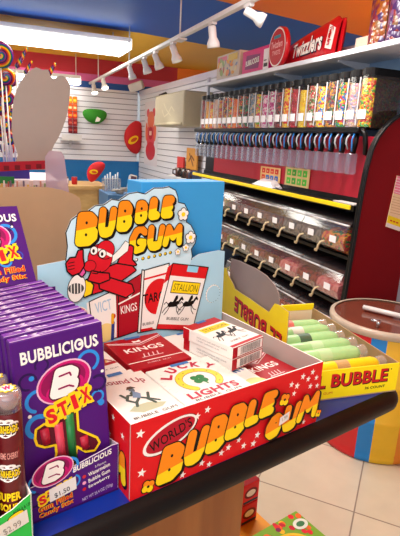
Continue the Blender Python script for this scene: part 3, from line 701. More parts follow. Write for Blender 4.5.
for x, y, r, a0, a1, c, w_ in [(.012, .05, .010, 60, 250, sky, .002), (.048, .058, .01, -60, 120, sky, .0022), (.008, .03, .008, 60, 300, nav, .0018), (.052, .036, .008, -140, 60, sky, .0016), (.03, .018, .009, 120, 300, nav, .0016)]: swirl(mb, F, x, y, r, a0, a1, c, 1, w_*.72)
logo(mb, F, .0295, .0585, .0232, .0165, 10, 2)
stix(mb, F, .0115, .0215, .052, .0425, 9)
for dl, mt, b_ in ((0, yl2, .07), (1, rd2, .03)):
    mb.text(F, 'Gum Filled', .0115-.0004*(1-dl), .0145-.0005*(1-dl), .0505+.0004*(1-dl), .0215+.0005*(1-dl), mt, 9+dl, b_, rot=6); mb.text(F, 'Candy Stix', .0125-.0004*(1-dl), .0055-.0005*(1-dl), .052+.0004*(1-dl), .0125+.0005*(1-dl), mt, 9+dl, b_, rot=6)
for i, (t_, c) in enumerate((('Watermelon', '#c8323c'), ('Bubble Gum', '#f0a0c8'), ('Strawberry', '#c8202c'))):
    y = .037-.0085*i; mb.ellipse(F, .0655, y, .0024, .0024, ink(c), 2, n=12); mb.text(F, t_, .0705, y-.0002, .098, y+.0052, wht, 2, .02, rot=9)
mb.text(F, '3 Flavors', .079, .0445, .093, .0475, wht, 2, rot=8); mb.text(F, 'NET WT 25.4 OZ (720g)', .063, .0055, .102, .0112, ink('#c9b6d6'), 2, .01, rot=8)
tr_ = mb.build('tray', ds)
mb = MB(); mb.poly(F, [(.0245, .0215), (.0555, .0265), (.0545, .0435), (.0235, .0385)], ink('#e6e4e0'), 14); mb.text(F, '$1.50', .0295, .0255, .0475, .0325, ink('#4a4850'), 15.5, .01, rot=9); tag(mb.build('price_sticker', tr_), 'white $1.50 price sticker')
mb = MB(); a_ = math.atan2(.085, .062)
F = Fr((-.021, DD-.004, .2055), (1, 0, 0), (0, .054, .09))
mb.prism([(-.012, 0), (.1015, 0), (.1045, .012), (.0985, .128), (-.012, .128)], F, -.0018, 0, pur, ink('#8a6aa0'))
mb.prism([(-.012, -.004), (.103, -.004), (.104, .010), (-.012, .010)], F, 0, .002, pur2)
for x, y, r, a0, a1, c, w_ in [(.075, .085, .014, -80, 100, sky, .003), (.082, .062, .007, 0, 300, nav, .002), (.076, .1, .01, -90, 120, nav, .003), (.068, .046, .008, 180, 400, sky, .002), (.087, .052, .006, 0, 340, ink('#3a4ab8'), .0012)]: swirl(mb, F, x, y, r, a0, a1, c, 1, w_*.72)
mb.text(F, 'BUBBLICIOUS', .001, .104, .094, .116, wht, 3, .03); logo(mb, F, .05, .079, .031, .0225, 10, 3)
stix(mb, F, .026, .037, .088, .068, 11, 8)
for dl, mt, b_ in ((0, yl2, .07), (1, rd2, .03)):
    mb.text(F, 'Gum Filled', .035-.0004*(1-dl), .0265-.0004*(1-dl), .0915+.0004*(1-dl), .0355+.0004*(1-dl), mt, 9+dl, b_, rot=3); mb.text(F, 'Candy Stix', .037-.0004*(1-dl), .0145-.0004*(1-dl), .0925+.0004*(1-dl), .0235+.0004*(1-dl), mt, 9+dl, b_, rot=3)
mb.ellipse(F, .0855, .096, .0017, .0017, wht, 4, n=8)
mb.build('back_card', ds)

# ================================================================== SOUR SPRAY BOTTLES
grn_i = ink('#2fbf4a')
def bottle(label, u, v):
    t = thing('spray_bottle', label, 'candy bottle', T(u, v, .0032), TANG, 'sour spray bottles in the green tray')
    r = .0133; mr = mat('dark_red_label', '#5e0c14', .3, var=.05)
    mb = MB(); mb.lathe([(r-.001, 0), (r, .002), (r, .1515), (r-.001, .154)], mr, 28)
    c = CylFr((0, 0, 0), r, R(-118))
    for y0, w1, w2 in ((.135, 'WARHEADS', None), (.085, 'WARHEADS', None)):
        for x, y, q in [(-.008, .008, .005), (-.003, .011, .005), (.003, .011, .005), (.008, .008, .005), (-.009, .001, .004), (.009, .001, .004), (0, -.003, .006), (.005, -.002, .005), (-.005, -.002, .005)]:
            mb.ellipse(c, x, y0+y, q, q*.55, wht, 1, n=12)
        mb.text(c, w1, -.0122, y0-.0025, .0122, y0+.0085, blk_i, 2, .08); mb.text(c, w1, -.0115, y0-.001, .0115, y0+.0072, yl2, 3, .04)
    mb.rect(c, -.012, .102, .012, .115, ink('#7d1420'), 1); mb.text(c, 'XTREME CHERRY', -.011, .105, .011, .112, ink('#e09a90'), 2, .02)
    mb.text(c, 'SUPER', -.0115, .056, .0115, .066, yl2, 3, .05); mb.text(c, 'SOUR', -.010, .044, .010, .053, yl2, 3, .05)
    mb.build('bottle_body', t)
    mb = MB(); mb.lathe([(r+.0002, .154), (r+.0002, .168), (r-.0012, .1735), (r-.004, .1745), (0, .1745)], clear('clear_cap_plastic', '#bdb4b8', .45, .2), 28); cp_ = mb.build('cap', t)
    mb = MB(); mb.lathe([(.0105, .1545), (.0105, .1695), (0, .1695)], mat('cap_red_insert', '#7a1220', .4), 24)
    F = Fr((0, 0, .1752), (1, 0, 0), (0, 1, 0)); mb.star(F, 0, 0, .0098, yl2, 1, 0, .72, 9); mb.star(F, 0, 0, .0074, ink('#f0e6e0'), 2, 10, .75, 9); mb.text(F, 'W', -.004, -.004, .004, .004, mag, 3, .05); mb.build('nozzle', cp_)
    return t
b0 = bottle('dark red sour candy bottle with clear cap, front right of the green tray', -.1285, .0155)
for u, v, lb in [(-.133, .046, 'dark red sour candy bottle standing directly behind the front one'), (-.158, .0155, 'dark red sour candy bottle left of the front one in the green tray'), (-.162, .046, 'dark red sour candy bottle at the back left of the green tray')]:
    dup(b0, T(u, v, .0032), TANG, lb)
gt = thing('bottle_tray', 'bright green card tray with a white price sticker holding sour candy bottles', 'candy tray', T(-.1795, -.0015, 0), TANG)
mb = MB(); mb.box(0, .0655, 0, .064, .0005, .003, grn_i)
F = Fr((0, 0, 0), (1, 0, 0), (0, 0, 1))
mb.prism([(0, .003), (.0655, .003), (.0655, .064), (.058, .060), (.046, .0525), (.03, .047), (0, .045)], F, -.0014, 0, grn_i, wht)
mb.prism([(0, .003), (.064, .003), (.064, .066), (0, .064)], Fr((.0655, 0, 0), (0, 1, 0), (0, 0, 1)), -.0014, 0, grn_i, wht)
mb.box(0, .0014, 0, .064, .003, .07, grn_i); mb.box(0, .0655, .0626, .064, .003, .071, grn_i)
mb.text(F, 'AGES 4 & UP', .046, .0485, .064, .0525, ink('#12401c'), 2, rot=14)
mb.ellipse(F, .049, .044, .009, .004, blk_i, 2, 20); mb.ellipse(F, .049, .044, .008, .0033, yl2, 3, 20)
tr_ = mb.build('tray', gt)
mb = MB(); mb.poly(F, [(.026, .022), (.0615, .031), (.060, .047), (.025, .038)], ink('#dcd8cc'), 5); mb.text(F, '$2.99', .036, .028, .054, .036, ink('#8a877c'), 6.5, rot=14); tag(mb.build('price_sticker', tr_), 'white price sticker')

# brown cardboard display back and its carton
bc = thing('cardboard_carton', 'plain brown cardboard carton with a tall curved back panel behind the candy displays', 'carton', T(-.33, .405, 0), TANG)
mb = MB(); F = Fr((0, 0, 0), (1, 0, 0), (0, 0, 1))
tp = [(.0, .300), (.1, .318), (.2, .327), (.28, .3305), (.345, .3315), (.38, .330), (.405, .325), (.425, .318), (.437, .310)]
mb.prism([(0, .0)] + tp + [(.4395, .30), (.4435, .0)], F, -.004, 0, kraft, mat('cardboard_edge', '#8c6c4c', .85)); mb.build('back_panel', bc)
mb = MB(); mb.box(.01, .43, .006, .16, .0005, .17, kraft, bev=.002); mb.build('carton_body', bc)

# ================================================================== EL BUBBLE BOX
yb = ink('#f2dd12'); rb = ink('#c21a20'); ebin = mat('el_card_inside', '#a98e66', .8)
EY = TANG - R(18); EL, ED, EHt = .200, .300, .056
d1 = Vector((math.cos(EY), math.sin(EY), 0))
eb = thing('gum_cigar_box', 'yellow open carton of gum cigars with red lettering at the table corner', 'candy box', T(.534, -.008, 0) - d1*EL, EY)
mb = MB(); mb.box(0, EL, 0, ED, .0005, .003, ebin)
mb.box(0, EL, 0, .002, .003, EHt, ebin, {'-y': yb, '+z': yb}); mb.box(0, .002, .002, ED, .003, EHt, ebin, {'-x': yb}); mb.box(EL-.002, EL, .002, ED, .003, EHt, ebin, {'+x': yb}); mb.box(.002, EL-.002, ED-.002, ED, .003, EHt, ebin, {'+y': yb, '-y': mat('cream_card', '#e8d9b8', .7)})
mb.box(0, EL, ED-.003, ED+.001, EHt-.004, EHt+.010, yb)
F = Fr((0, 0, 0), (1, 0, 0), (0, 0, 1))
mb.text(F, 'EL BUBBLE', .0185, .0215, .1795, .0475, blk_i, 1, .05); mb.text(F, 'EL BUBBLE', .017, .0235, .1775, .0485, rb, 2, .03)
mb.text(F, 'BUBBLE  GUM', .017, .011, .067, .0155, rb, 1); mb.text(F, '36 COUNT', .133, .0115, .1755, .0165, blk_i, 1, .03); mb.ellipse(F, .184, .046, .0013, .0013, blk_i, 1, n=8)
F = Fr((EL, 0, 0), (0, 1, 0), (0, 0, 1)); mb.text(F, 'EL BUBBLE', .05, .016, .25, .042, rb, 1, .03)
mb.build('tray', eb)
mb = MB()    # folded-back lid standing along the left side; its lettering hangs upside down
F = Fr((-.011, ED, 0), (0, -1, 0), (0, 0, 1))       # x runs from the back to the front
S = lambda s, w_: (ED - s, w_)
lid = [S(.30+.06, .010), S(.03, .010), S(.036, .152), S(.072, .1525), S(.088, .150), S(.108, .1265), S(.15, .1248), S(.194, .1235), S(.235, .121), S(.274, .1195), S(.285, .127), S(.318, .138), S(.328, .150), S(.36, .146)]
mb.prism(lid, F, 0, .0016, yb, ebin)
F.o = F.o + F.n*.0016
mb.text(F, 'EL BUBBLE', ED-.268, .072, ED-.05, .104, blk_i, 1, .05, rot=180); mb.text(F, 'EL BUBBLE', ED-.270, .074, ED-.052, .106, rb, 2, .03, rot=180)
mb.build('lid', eb)
mb = MB(); fl = [S(.086, .10), S(.087, .158), S(.092, .168), S(.110, .178), S(.145, .185), S(.19, .186), S(.28, .180), S(.322, .174), S(.328, .10)]
mb.prism(fl, F, -.0085, -.007, mat('grey_flap_board', '#93837a', .8)); mb.build('lid_flap', eb)
# gum cigars
def cigar(label, x, y, z, yaw, c, ends, n=3, L=.165, r=.0115):
    t = thing('gum_cigar', label, 'gum cigar', T(.534, -.008, 0) - d1*EL + Matrix.Rotation(EY, 3, 'Z') @ Vector((x, y, z)), EY + R(yaw), 'wrapped gum cigars in the yellow carton')
    mb = MB(); mt = mat('wrapper_'+c.strip('#'), c, .3, var=.12, scale=80)
    mb.tube([(-L/2, 0, 0), (-L*.46, 0, 0), (-L*.4, 0, 0), (L*.4, 0, 0), (L*.46, 0, 0), (L/2, 0, 0)], [r*.55, r*.8, r, r, r*.8, r*.5], mt, 14); mb.build('wrapper', t)
    mb = MB(); mb.tube([(-L*.08, 0, 0), (L*.08, 0, 0)], r*1.02, mat('cigar_band_'+ends.strip('#'), ends, .4), 14, cap=False); mb.build('band', t)
    mb = MB(); mb.tube([(L*.46, 0, 0), (L*.56, 0, 0)], [r*.85, r*1.0], clear('cello', '#e8efe8', .25, .2), 12, cap=False); mb.build('cellophane_end', t)
    return t
GRs, YLs = '#a8dc9a', '#f2d820'
zz = .003+.0117
cigar('yellow wrapped gum cigar nearest the front wall of the yellow carton', .098, .030, .0425, 2, YLs, '#c8a46a', r=.0135)
for i, (y, z, yw, lb) in enumerate([(.076, .0428, 3, 'pale green wrapped gum cigar behind the yellow one'), (.112, .0428, 4, 'pale green gum cigar in the middle of the carton'), (.150, .0428, 3, 'pale green gum cigar with dark printed band, behind the middle one'), (.187, .0428, 4, 'pale green gum cigar near the back of the carton'), (.222, .0428, -1, 'pale green gum cigar with a reddish band at the very back')]):
    cigar(lb, .090 + .004*(i % 2), y, z, yw, GRs, ['#b8e0a8', '#bfe6b4', '#4a6a54', '#dfe8d8', '#d8746a'][i], r=.0155)
mb = MB(); mb.box(.004, EL-.004, .008, .29, .003, .0265, ebin); mb.build('inner_pad', eb)

# ================================================================== STRIPED DRUM
dr = thing('striped_drum', 'round drum painted in red, blue and yellow stripes with clear lid', 'drum', (1.70, 1.705, 0))
cr_, cb_, cy_, co_ = mat('drum_red', '#d41822', .45), mat('drum_blue', '#1483d2', .45), mat('drum_yellow', '#e3b51c', .45), mat('drum_orange', '#dd7f1c', .45)
def secs(a):
    d = math.degrees(a) % 360
    for lim, c in ((20, cr_), (45, cb_), (75, cy_), (95, co_), (120, cr_), (153, cb_), (216, cr_), (231, cb_), (255, cy_), (275, co_), (300, cr_), (318, cb_), (360, cy_)):
        if d < lim: return c
DR = .258
mb = MB(); mb.lathe([(DR-.012, 0), (DR-.002, .006), (DR, .03), (DR-.004, .045), (DR, .055), (DR, .20), (DR+.005, .208), (DR, .216), (DR, .38), (DR+.005, .388), (DR, .396), (DR, .612), (DR-.003, .62)], cr_, 72, secs=secs); mb.build('drum_body', dr)
mb = MB(); mb.lathe([(DR-.004, .616), (DR+.006, .620), (DR+.008, .635), (DR+.006, .648), (DR-.004, .655), (DR-.014, .653)], mat('rim_pale_plastic', '#b9a894', .3, var=.1), 72, cap=False); mb.build('rim', dr)
mb = MB(); mb.lathe([(DR-.014, .647), (DR*.6, .650), (0, .652)], mat('brown_clear_lid', '#6e3a2c', .12, var=.15, scale=6, spec=.8), 64, cap=False); ld_ = mb.build('lid', dr)
mb = MB(); mb.tube([(-.155, -.115, .648), (-.155, -.115, .682)], [.006, .010], mat('chrome', '#c8c8cc', .2, 1.), 10); mb.tube([(-.175, -.09, .676), (-.155, -.115, .680)], .006, mat('chrome', '#c8c8cc'), 8); mb.build('latch', ld_)
mb = MB(); mb.tube([(-.10, .02, .664), (.02, -.19, .666)], .012, mat('white_plastic', '#d8d4d0', .3), 10); o = mb.build('white_stick'); o.location = (1.73, 1.77, .0065)
tag(o, 'white plastic stick lying across the lid of the striped drum', 'stick')

# ================================================================== LOWER SHELF STOCK
cb = thing('candy_carton', 'green candy carton printed with red and yellow sweets on low orange shelf', 'candy box', T(.505, .115, -.6995), TANG)
mb = MB(); gl = ink('#77a828'); mb.box(0, .218, 0, .218, 0, .10, gl, {'-y': rd2, '+x': rd2}, bev=.001)
F = Fr((0, 0, .10), (1, 0, 0), (0, 1, 0))
rnd = random.Random(3)
for i in range(150):
    x, y = rnd.uniform(.006, .212), rnd.uniform(.006, .212)
    if .05 < x < .165 and .07 < y < .17 or abs(x-.012-y) < -1: continue
    if not (y > .175 or y < .05 or x < .04 or x > .175): continue
    mb.ellipse(F, x, y, rnd.uniform(.007, .011), rnd.uniform(.006, .009), ink(rnd.choice(['#d8202a', '#e8b81c', '#c01828', '#e86a1c', '#7a1a4c', '#d8202a'])), 1+.02*i, rnd.uniform(0, 180), 12)
mb.ellipse(F, .108, .12, .066, .055, ink('#e8c022'), 6); mb.ellipse(F, .108, .12, .056, .046, ink('#d8302a'), 7)
for k in range(12): mb.ellipse(F, .108+.034*math.cos(k*.52), .12+.028*math.sin(k*.52), .011, .007, ink(['#f0d020', '#e05a9a', '#f2f0ea', '#f08a20'][k % 4]), 8, k*30, 12)
mb.ellipse(F, .108, .12, .016, .012, ink('#3a8ad0'), 9); mb.ellipse(F, .19, .175, .024, .018, ink('#dfe8d8'), 10); mb.ellipse(F, .19, .175, .014, .009, ink('#3a7a4a'), 11)
mb.rect(F, .03, .062, .1, .068, ink('#e8f0c8'), 12)
mb.build('carton', cb)
for k, (nm, lb) in enumerate((('red_candy_box', 'small red candy box at the bottom of the stack on the orange shelf'), ('red_candy_box', 'small red candy box on top of the stack on the orange shelf'))):
    t = thing(nm, lb, 'candy box', T(.620, .45, -.6998 + k*.0725), TANG, 'red boxes stacked on the lower shelf')
    mb = MB(); mb.box(0, .066, 0, .08, 0, .072, rd2, bev=.003); F = Fr((0, 0, 0), (1, 0, 0), (0, 0, 1)); mb.ellipse(F, .032, .038, .026, .018, ink('#7a1018'), 1); mb.ellipse(F, .032, .038, .018, .011, ink('#f0e0d0'), 2); mb.rect(F, .004, .006, .062, .014, ink('#20304a'), 1)
    F = Fr((.066, 0, 0), (0, 1, 0), (0, 0, 1)); mb.ellipse(F, .04, .038, .026, .018, ink('#7a1018'), 1)
    mb.build('carton', t)
    mb = MB(); mb.box(.001, .065, .001, .04, .0719, .0723, ink('#8c1018')); mb.build('flap', t)

# ================================================================== BULK CANDY FIXTURE
bkm = mat('black_plastic', '#08080a', .35, var=.1, spec=.3); redb = mat('red_fixture_panel', '#a3122a', .4); dkred = mat('dark_red_end_panel', '#7a0a12', .7, var=.08, scale=6, spec=.15)
lbl = mat('light_blue_backboard', '#8fb0d6', .6); ystrip = mat('yellow_price_rail', '#f2d413', .35)
YF0, YF1 = 2.04, 4.30
fx = thing('bulk_candy_fixture', 'tall black and red bulk candy fixture with yellow price rail and curved red end', 'shop fixture', (0, 0, 0))
mb = MB(); mb.box(2.015, 2.045, YF0, 4.42, 0, 1.93, lbl); mb.build('back_panel', fx)
mb = MB(); mb.box(1.80, 1.83, YF0, 4.12, 1.165, 1.49, redb); mb.box(1.80, 1.83, 4.12, 4.32, 1.165, 1.49, bkm); mb.box(1.83, 2.015, YF0, 4.32, 1.44, 1.49, bkm); mb.build('red_backboard', fx)
mb = MB(); mb.box(1.70, 2.015, YF0, 4.34, 1.105, 1.135, bkm); mb.box(1.795, 1.835, YF0, 4.34, 1.135, 1.165, bkm); mb.build('counter_ledge', fx)
mb = MB(); mb.box(1.688, 1.70, YF0+.02, 4.36, 1.112, 1.136, ystrip, bev=.003); mb.build('price_rail', fx)
mb = MB(); mb.box(1.70, 1.76, YF0+.05, 4.40, 1.506, 1.534, bkm, bev=.006); mb.tube([(1.73, YF0+.055, 1.52), (1.735, YF0+.03, 1.50), (1.745, YF0+.025, 1.44), (1.76, YF0+.04, 1.405), (1.80, YF0+.06, 1.40)], .013, bkm, 10); mb.build('valve_rail', fx)
mb = MB()    # end panel: rounded top, black edge
F = Fr((0, 2.0, 0), (1, 0, 0), (0, 0, 1))
pan = [(1.672, 0), (1.684, .62), (1.698, .94), (1.709, 1.22), (1.718, 1.33), (1.735, 1.425), (1.762, 1.487), (1.797, 1.533), (1.84, 1.572), (1.885, 1.600), (1.96, 1.625), (2.05, 1.635), (2.25, 1.635), (2.25, 0)]
mb.prism(pan, F, -.03, 0, dkred, bkm); mb.build('end_panel', fx)
mb = MB(); mb.tube([(x, 1.997, z) for x, z in pan[:12]], .0075, bkm, 8); mb.build('edge_trim', fx)
mb = MB()
for z0 in (.86, .59, .32): mb.box(1.72, 2.014, YF0, 4.32, z0-.022, z0-.004, bkm)
mb.box(1.99, 2.014, YF0, 4.32, .0, 1.105, mat('dark_blue_board', '#26364f', .6)); mb.box(1.76, 2.014, YF0, 4.32, 0, .25, bkm); mb.build('bin_shelves', fx)
# price sign on the end panel
mb = MB(); F = Fr((0, 1.997, 0), (1, 0, 0), (0, 0, 1))
mb.prism([(1.888, 1.032), (1.99, 1.004), (2.01, 1.285), (1.915, 1.300)], F, 0, .004, ink('#ecc9a0'))
F = Fr((0, 1.993, 0), (1, 0, 0), (0, 0, 1))
mb.poly(F, [(1.8885, 1.034), (1.99, 1.006), (1.991, 1.026), (1.890, 1.054)], ink('#e8d8d8'), 1); mb.poly(F, [(1.890, 1.054), (1.991, 1.026), (1.994, 1.066), (1.893, 1.094)], ink('#f0cf18'), 1); mb.poly(F, [(1.905, 1.21), (2.004, 1.19), (2.0098, 1.284), (1.915, 1.299)], ink('#e87a94'), 1)
for k in range(6): mb.poly(F, [(1.908, 1.215+.014*k), (2.002, 1.197+.014*k), (2.002, 1.201+.014*k), (1.908, 1.219+.014*k)], ink('#f4d0d4'), 2)
for k in range(7): mb.poly(F, [(1.902, 1.108+.014*k), (1.99, 1.09+.014*k), (1.99, 1.0925+.014*k), (1.902, 1.1105+.014*k)], ink('#c99a72'), 2)
for k in range(3): mb.poly(F, [(1.91+.022*k, 1.062-.006*k), (1.926+.022*k, 1.058-.006*k), (1.926+.022*k, 1.066-.006*k), (1.91+.022*k, 1.07-.006*k)], ink('#c8461c'), 2)
tag(mb.build('price_sign'), 'pink, tan and yellow price sign fixed to the dark red end panel', 'sign')

# gravity dispensers -----------------------------------------
ctube = clear('clear_tube', '#d8d8dc', .02, .07, .06); cside = clear('shaded_side', '#37302e', .55, .10, .1, '#a09894'); cchute = clear('frosted_chute', '#93a6be', .26, .14, .2); lever_b = mat('blue_lever', '#1d6fb8', .35); handle_m = mat('grey_handle', '#a8adb4', .35); label_m = mat('white_price_label', '#efeef0', .5)  # side walls tinted dark, putting their shade into the plastic
RB = ['#d81e26', '#f0c818', '#2f9a3a', '#e8761c', '#c01c70', '#3a5ac0']
pals = {
 'dark red gummy': ['#8c1220', '#b01c28', '#6a0e18', '#a81830'], 'plain yellow-orange': ['#f0a814', '#f4b81c', '#e89a10'], 'yellow and red': ['#f0b818', '#d81e26', '#f0d020', '#e8501c'], 'pale cream and pink': ['#e8d0b8', '#f0c8b0', '#e0a890', '#f0e0d0'],
 'red and yellow mixed': ['#d02028', '#e8a018', '#b01820', '#f0c020'], 'black, red and gold': ['#38141a', '#c02028', '#e8b018', '#6a1018'], 'red, orange and green': ['#d81e26', '#e8761c', '#2f8a3a', '#f0c818'], 'bright orange': ['#f07818', '#e8601c', '#f49030'],
 'green, red and black': ['#2a7a34', '#c82028', '#26221c', '#e8b018'], 'dark green and red': ['#1c5a34', '#a81c24', '#1c2a24', '#2f8a44'], 'grey-blue wrapped': ['#8aa0b0', '#6a8aa0', '#c8b890', '#54707c'], 'green, yellow and pink': ['#6ab82c', '#f0d020', '#d83a6a', '#e8761c'],
 'pink and white': ['#e060a0', '#f0d0e0', '#c83a88', '#f4e4ec'], 'magenta and mint': ['#c83a90', '#d8e8d8', '#a82070', '#e8a0c8'], 'dark brown and red': ['#5a1a18', '#8c1c20', '#3a1412', '#b0342c'], 'red, yellow and orange': ['#e02a24', '#f4c81c', '#ee7a1c', '#f4e02a'],
 'deep red': ['#b01024', '#c8142c', '#98101e'], 'pure yellow': ['#f2cf18', '#f6dc2a', '#eec010'], 'brown, red and green': ['#8c5a2c', '#c8342c', '#4a7a34', '#e8d8b8'], 'yellow and blue': ['#f4d41c', '#f0c818', '#2f8ad0', '#d83a2c'],
 'dark rainbow': ['#8c2a2c', '#c88a1c', '#3a6a34', '#5a3a5c'], 'primary rainbow': ['#d8242c', '#2a8a3a', '#2f6ac0', '#f0c81c'], 'pastel rainbow': ['#d8a0b8', '#c8b0a0', '#a0a8c8', '#e8c8a0'], 'full rainbow': ['#d8302c', '#f0b81c', '#4aa83a', '#e8761c', '#f0e02a'],
}
names = ['dark red gummy', 'plain yellow-orange', 'yellow and red', 'pale cream and pink', 'red and yellow mixed', 'black, red and gold', 'red, orange and green', 'bright orange', 'green, red and black', 'dark green and red', 'grey-blue wrapped', 'green, yellow and pink', 'pink and white', 'magenta and mint', 'dark brown and red', 'red, yellow and orange', 'deep red', 'pure yellow', 'brown, red and green', 'yellow and blue', 'dark rainbow', 'primary rainbow', 'pastel rainbow', 'full rainbow']
def plan(r, x0, x1, n=9):
    """bin plan: straight sides, round front"""
    p = [(x1, -r), (x1, r)]
    for k in range(n+1): a = math.pi/2 + math.pi*k/n; p.append((x0 + r + r*math.cos(a), r*math.sin(a)))
    return p
FZ = Fr((0, 0, 0), (1, 0, 0), (0, 1, 0))
def dispenser(k, y):
    nm = names[k]; t = thing('candy_dispenser', 'clear gravity dispenser tube of %s sweets' % nm, 'candy dispenser', (0, y, 0), 0, 'gravity dispensers in a row along the wall')
    mb = MB(); r = .0435
    pl = plan(r, 1.75, 2.005); pl = pl if True else pl
    ar = [(p[0], p[1]) for p in pl]
    mb2 = MB()
    for i in range(len(ar)):
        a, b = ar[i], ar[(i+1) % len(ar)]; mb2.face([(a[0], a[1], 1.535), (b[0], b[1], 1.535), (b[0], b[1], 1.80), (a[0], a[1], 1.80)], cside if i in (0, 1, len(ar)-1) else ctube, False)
    mb2.build('tube', t)
    mb.prism(plan(r+.002, 1.746, 2.006), FZ, 1.79, 1.822, bkm); mb.prism(plan(r-.008, 1.758, 2.0), FZ, 1.822, 1.827, bkm); mb.build('cap', t)
    mb = MB(); fill = 1.782 - .03*((k*7) % 5)/5
    mb.prism(plan(r-.003, 1.754, 2.0), FZ, 1.537, fill, candy_mat('sweets_'+nm.replace(' ', '_').replace(',', ''), pals[nm], 85)); o = mb.build('sweets', t); o['kind'] = 'stuff'
    mb = MB(); pl2 = plan(r+.001, 1.7488, 2.0, 16)[6:-4]
    for a, b in zip(pl2[:-1], pl2[1:]): mb.face([(a[0], a[1], 1.576), (b[0], b[1], 1.576), (b[0], b[1], 1.622), (a[0], a[1], 1.622)], label_m)
    mb.build('price_label', t)
    mb = MB(); mb.box(1.7525, 1.758, .028, .0365, 1.545, 1.785, mat('tube_highlight', '#c8c8cc', .2), bev=.002); mb.build('highlight_strip', t)  # white strip added as a painted highlight down the tube front
    mb = MB(); mb.box(1.706, 1.76, -.019, .019, 1.29, 1.40, cchute, bev=.006); mb.build('chute', t)
    mb = MB(); mb.tube([(1.745, -.006, 1.503), (1.745, -.006, 1.46), (1.735, 0, 1.40)], [.014, .012, .017], bkm, 10); mb.build('valve_neck', t)
    mb = MB(); mb.tube([(1.712, -.026, 1.498), (1.700, -.027, 1.47), (1.704, -.026, 1.43), (1.708, -.025, 1.41)], .0046, lever_b, 8); mb.build('lever', t)
    mb = MB(); mb.tube([(1.715, .012, 1.497), (1.700, .016, 1.475), (1.70, .018, 1.45), (1.712, .014, 1.42)], .0048, handle_m, 8); mb.build('pull_handle', t)
PT = .0955
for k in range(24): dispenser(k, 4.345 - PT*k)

# scoop bins -------------------------------------------------
smoke = clear('smoky_lid', '#3a3236', .34, .13, .25, '#b8b0b4'); cbin = clear('clear_bin', '#c8c4c8', .05, .13, .1)
bpal = [['#64291f', '#84402e', '#481a14'], ['#4a8a3a', '#8a5a2c', '#c8a868'], ['#5a3020', '#7a4228', '#3a1c14'], ['#7a3c40', '#945052', '#5a282c'], ['#6a3a24', '#8a5a34', '#4a2416'], ['#7a2226', '#963030', '#581418'], ['#5e5248', '#84786a', '#443a32'], ['#c83a2c', '#e0902c', '#3a7a34'], ['#d8787c', '#e0908c', '#c86068']]
bnames = ['brown-red', 'green and tan', 'dark chocolate', 'rose pink', 'nut brown', 'bright red', 'pale grey-tan', 'red, orange and green', 'salmon pink']
rows = ['top', 'middle', 'bottom']
BWd = .207
def scoop_bin(row, i, z0, y, ci, label):
    t = thing('scoop_bin', label, 'candy bin', (1.70, y, z0), 0, 'scoop bins on the fixture shelves')
    h = BWd/2 - .003
    body = [(.285, 0), (.03, 0), (-.018, .026), (-.032, .07), (-.022, .12), (-.002, .162), (.285, .17)]
    FY = Fr((0, 0, 0), (1, 0, 0), (0, 0, 1))
    mb = MB()
    for s_ in (-h, h): mb.face([(x, s_, z) for x, z in body], cbin)
    for a, b in zip(body[:-2], body[1:-1]): mb.face([(a[0], -h, a[1]), (a[0], h, a[1]), (b[0], h, b[1]), (b[0], -h, b[1])], cbin)
    mb.face([(.285, -h, 0), (.285, h, 0), (.285, h, .17), (.285, -h, .17)], cbin)
    mb.build('bin_body', t)
    mb = MB(); lidp = [(-.002, .160), (.006, .174), (.022, .186), (.06, .198), (.12, .206), (.20, .211), (.285, .213)]
    vs = [(x, s_, z) for x, z in lidp for s_ in (-h, h)]
    mb.mesh(vs, [(2*k, 2*k+1, 2*k+3, 2*k+2) for k in range(len(lidp)-1)], smoke, True)
    for s_ in (-h, h): mb.face([(x, s_, z) for x, z in lidp] + [(.285, s_, .171)], smoke)
    mb.build('lid', t)
    mb = MB(); mb.tube([(-.003, -h, .164), (-.003, h, .164)], .0055, mat('lid_highlight_bar', '#cfcaca', .12, spec=.8), 8); mb.build('lid_highlight', t)  # pale glossy bar stands in for the highlight along the lid curve
    mb = MB(); fill = [(.28, .004), (.03, .004), (-.013, .03), (-.027, .07), (-.020, .10), (.03, .12), (.1, .13), (.28, .14)]
    mb.prism(fill, Fr((0, h-.003, 0), (1, 0, 0), (0, 0, 1)), 0, 2*h-.006, candy_mat('bin_sweets_%d' % ci, bpal[ci], 58)); o = mb.build('sweets', t); o['kind'] = 'stuff'
    mb = MB(); mb.box(-.0345, -.0325, -.028+.01*((i*3) % 3-1), .028+.01*((i*3) % 3-1), .062, .098, label_m); mb.build('price_label', t)
ordr = ['nearest', 'second', 'third', 'fourth', 'fifth', 'sixth', 'seventh', 'eighth', 'ninth', 'tenth']
sc_m = mat('beige_scoop_plastic', '#cdbb94', .4)
for r_, (z0, n_) in enumerate(((.862, 9), (.592, 9), (.322, 7))):
    for i in range(n_):
        ci = [[7, 6, 6, 2, 4, 0, 2, 1, 5], [8, 5, 8, 0, 3, 6, 1, 5, 2], [8, 3, 5, 2, 0, 4, 1]][r_][i]
        y = 2.15 + BWd*i
        where = 'nearest the red end panel, %s row' % rows[r_] if i == 0 else '%s from the red end panel, %s row' % (ordr[i], rows[r_])
        scoop_bin(r_, i, z0, y, ci, 'clear bin of %s sweets, %s' % (bnames[ci], where))
        mb = MB(); mb.tube([(-.006, 0, .045), (-.028, .004, .040), (-.036, .010, .02), (-.032, .018, .0), (-.036, .028, -.012)], [.006, .006, .0065, .0065, .009], sc_m, 8); mb.ell((-.034, .030, -.012), (.008, .014, .009), sc_m, 10, 6)
        o = mb.build('candy_scoop'); o.location = (1.668, y + .055, z0 + .012 - .0)
        tag(o, 'beige scoop handle hanging on the bin %s' % where, 'scoop', 'beige scoops hanging on the bins')

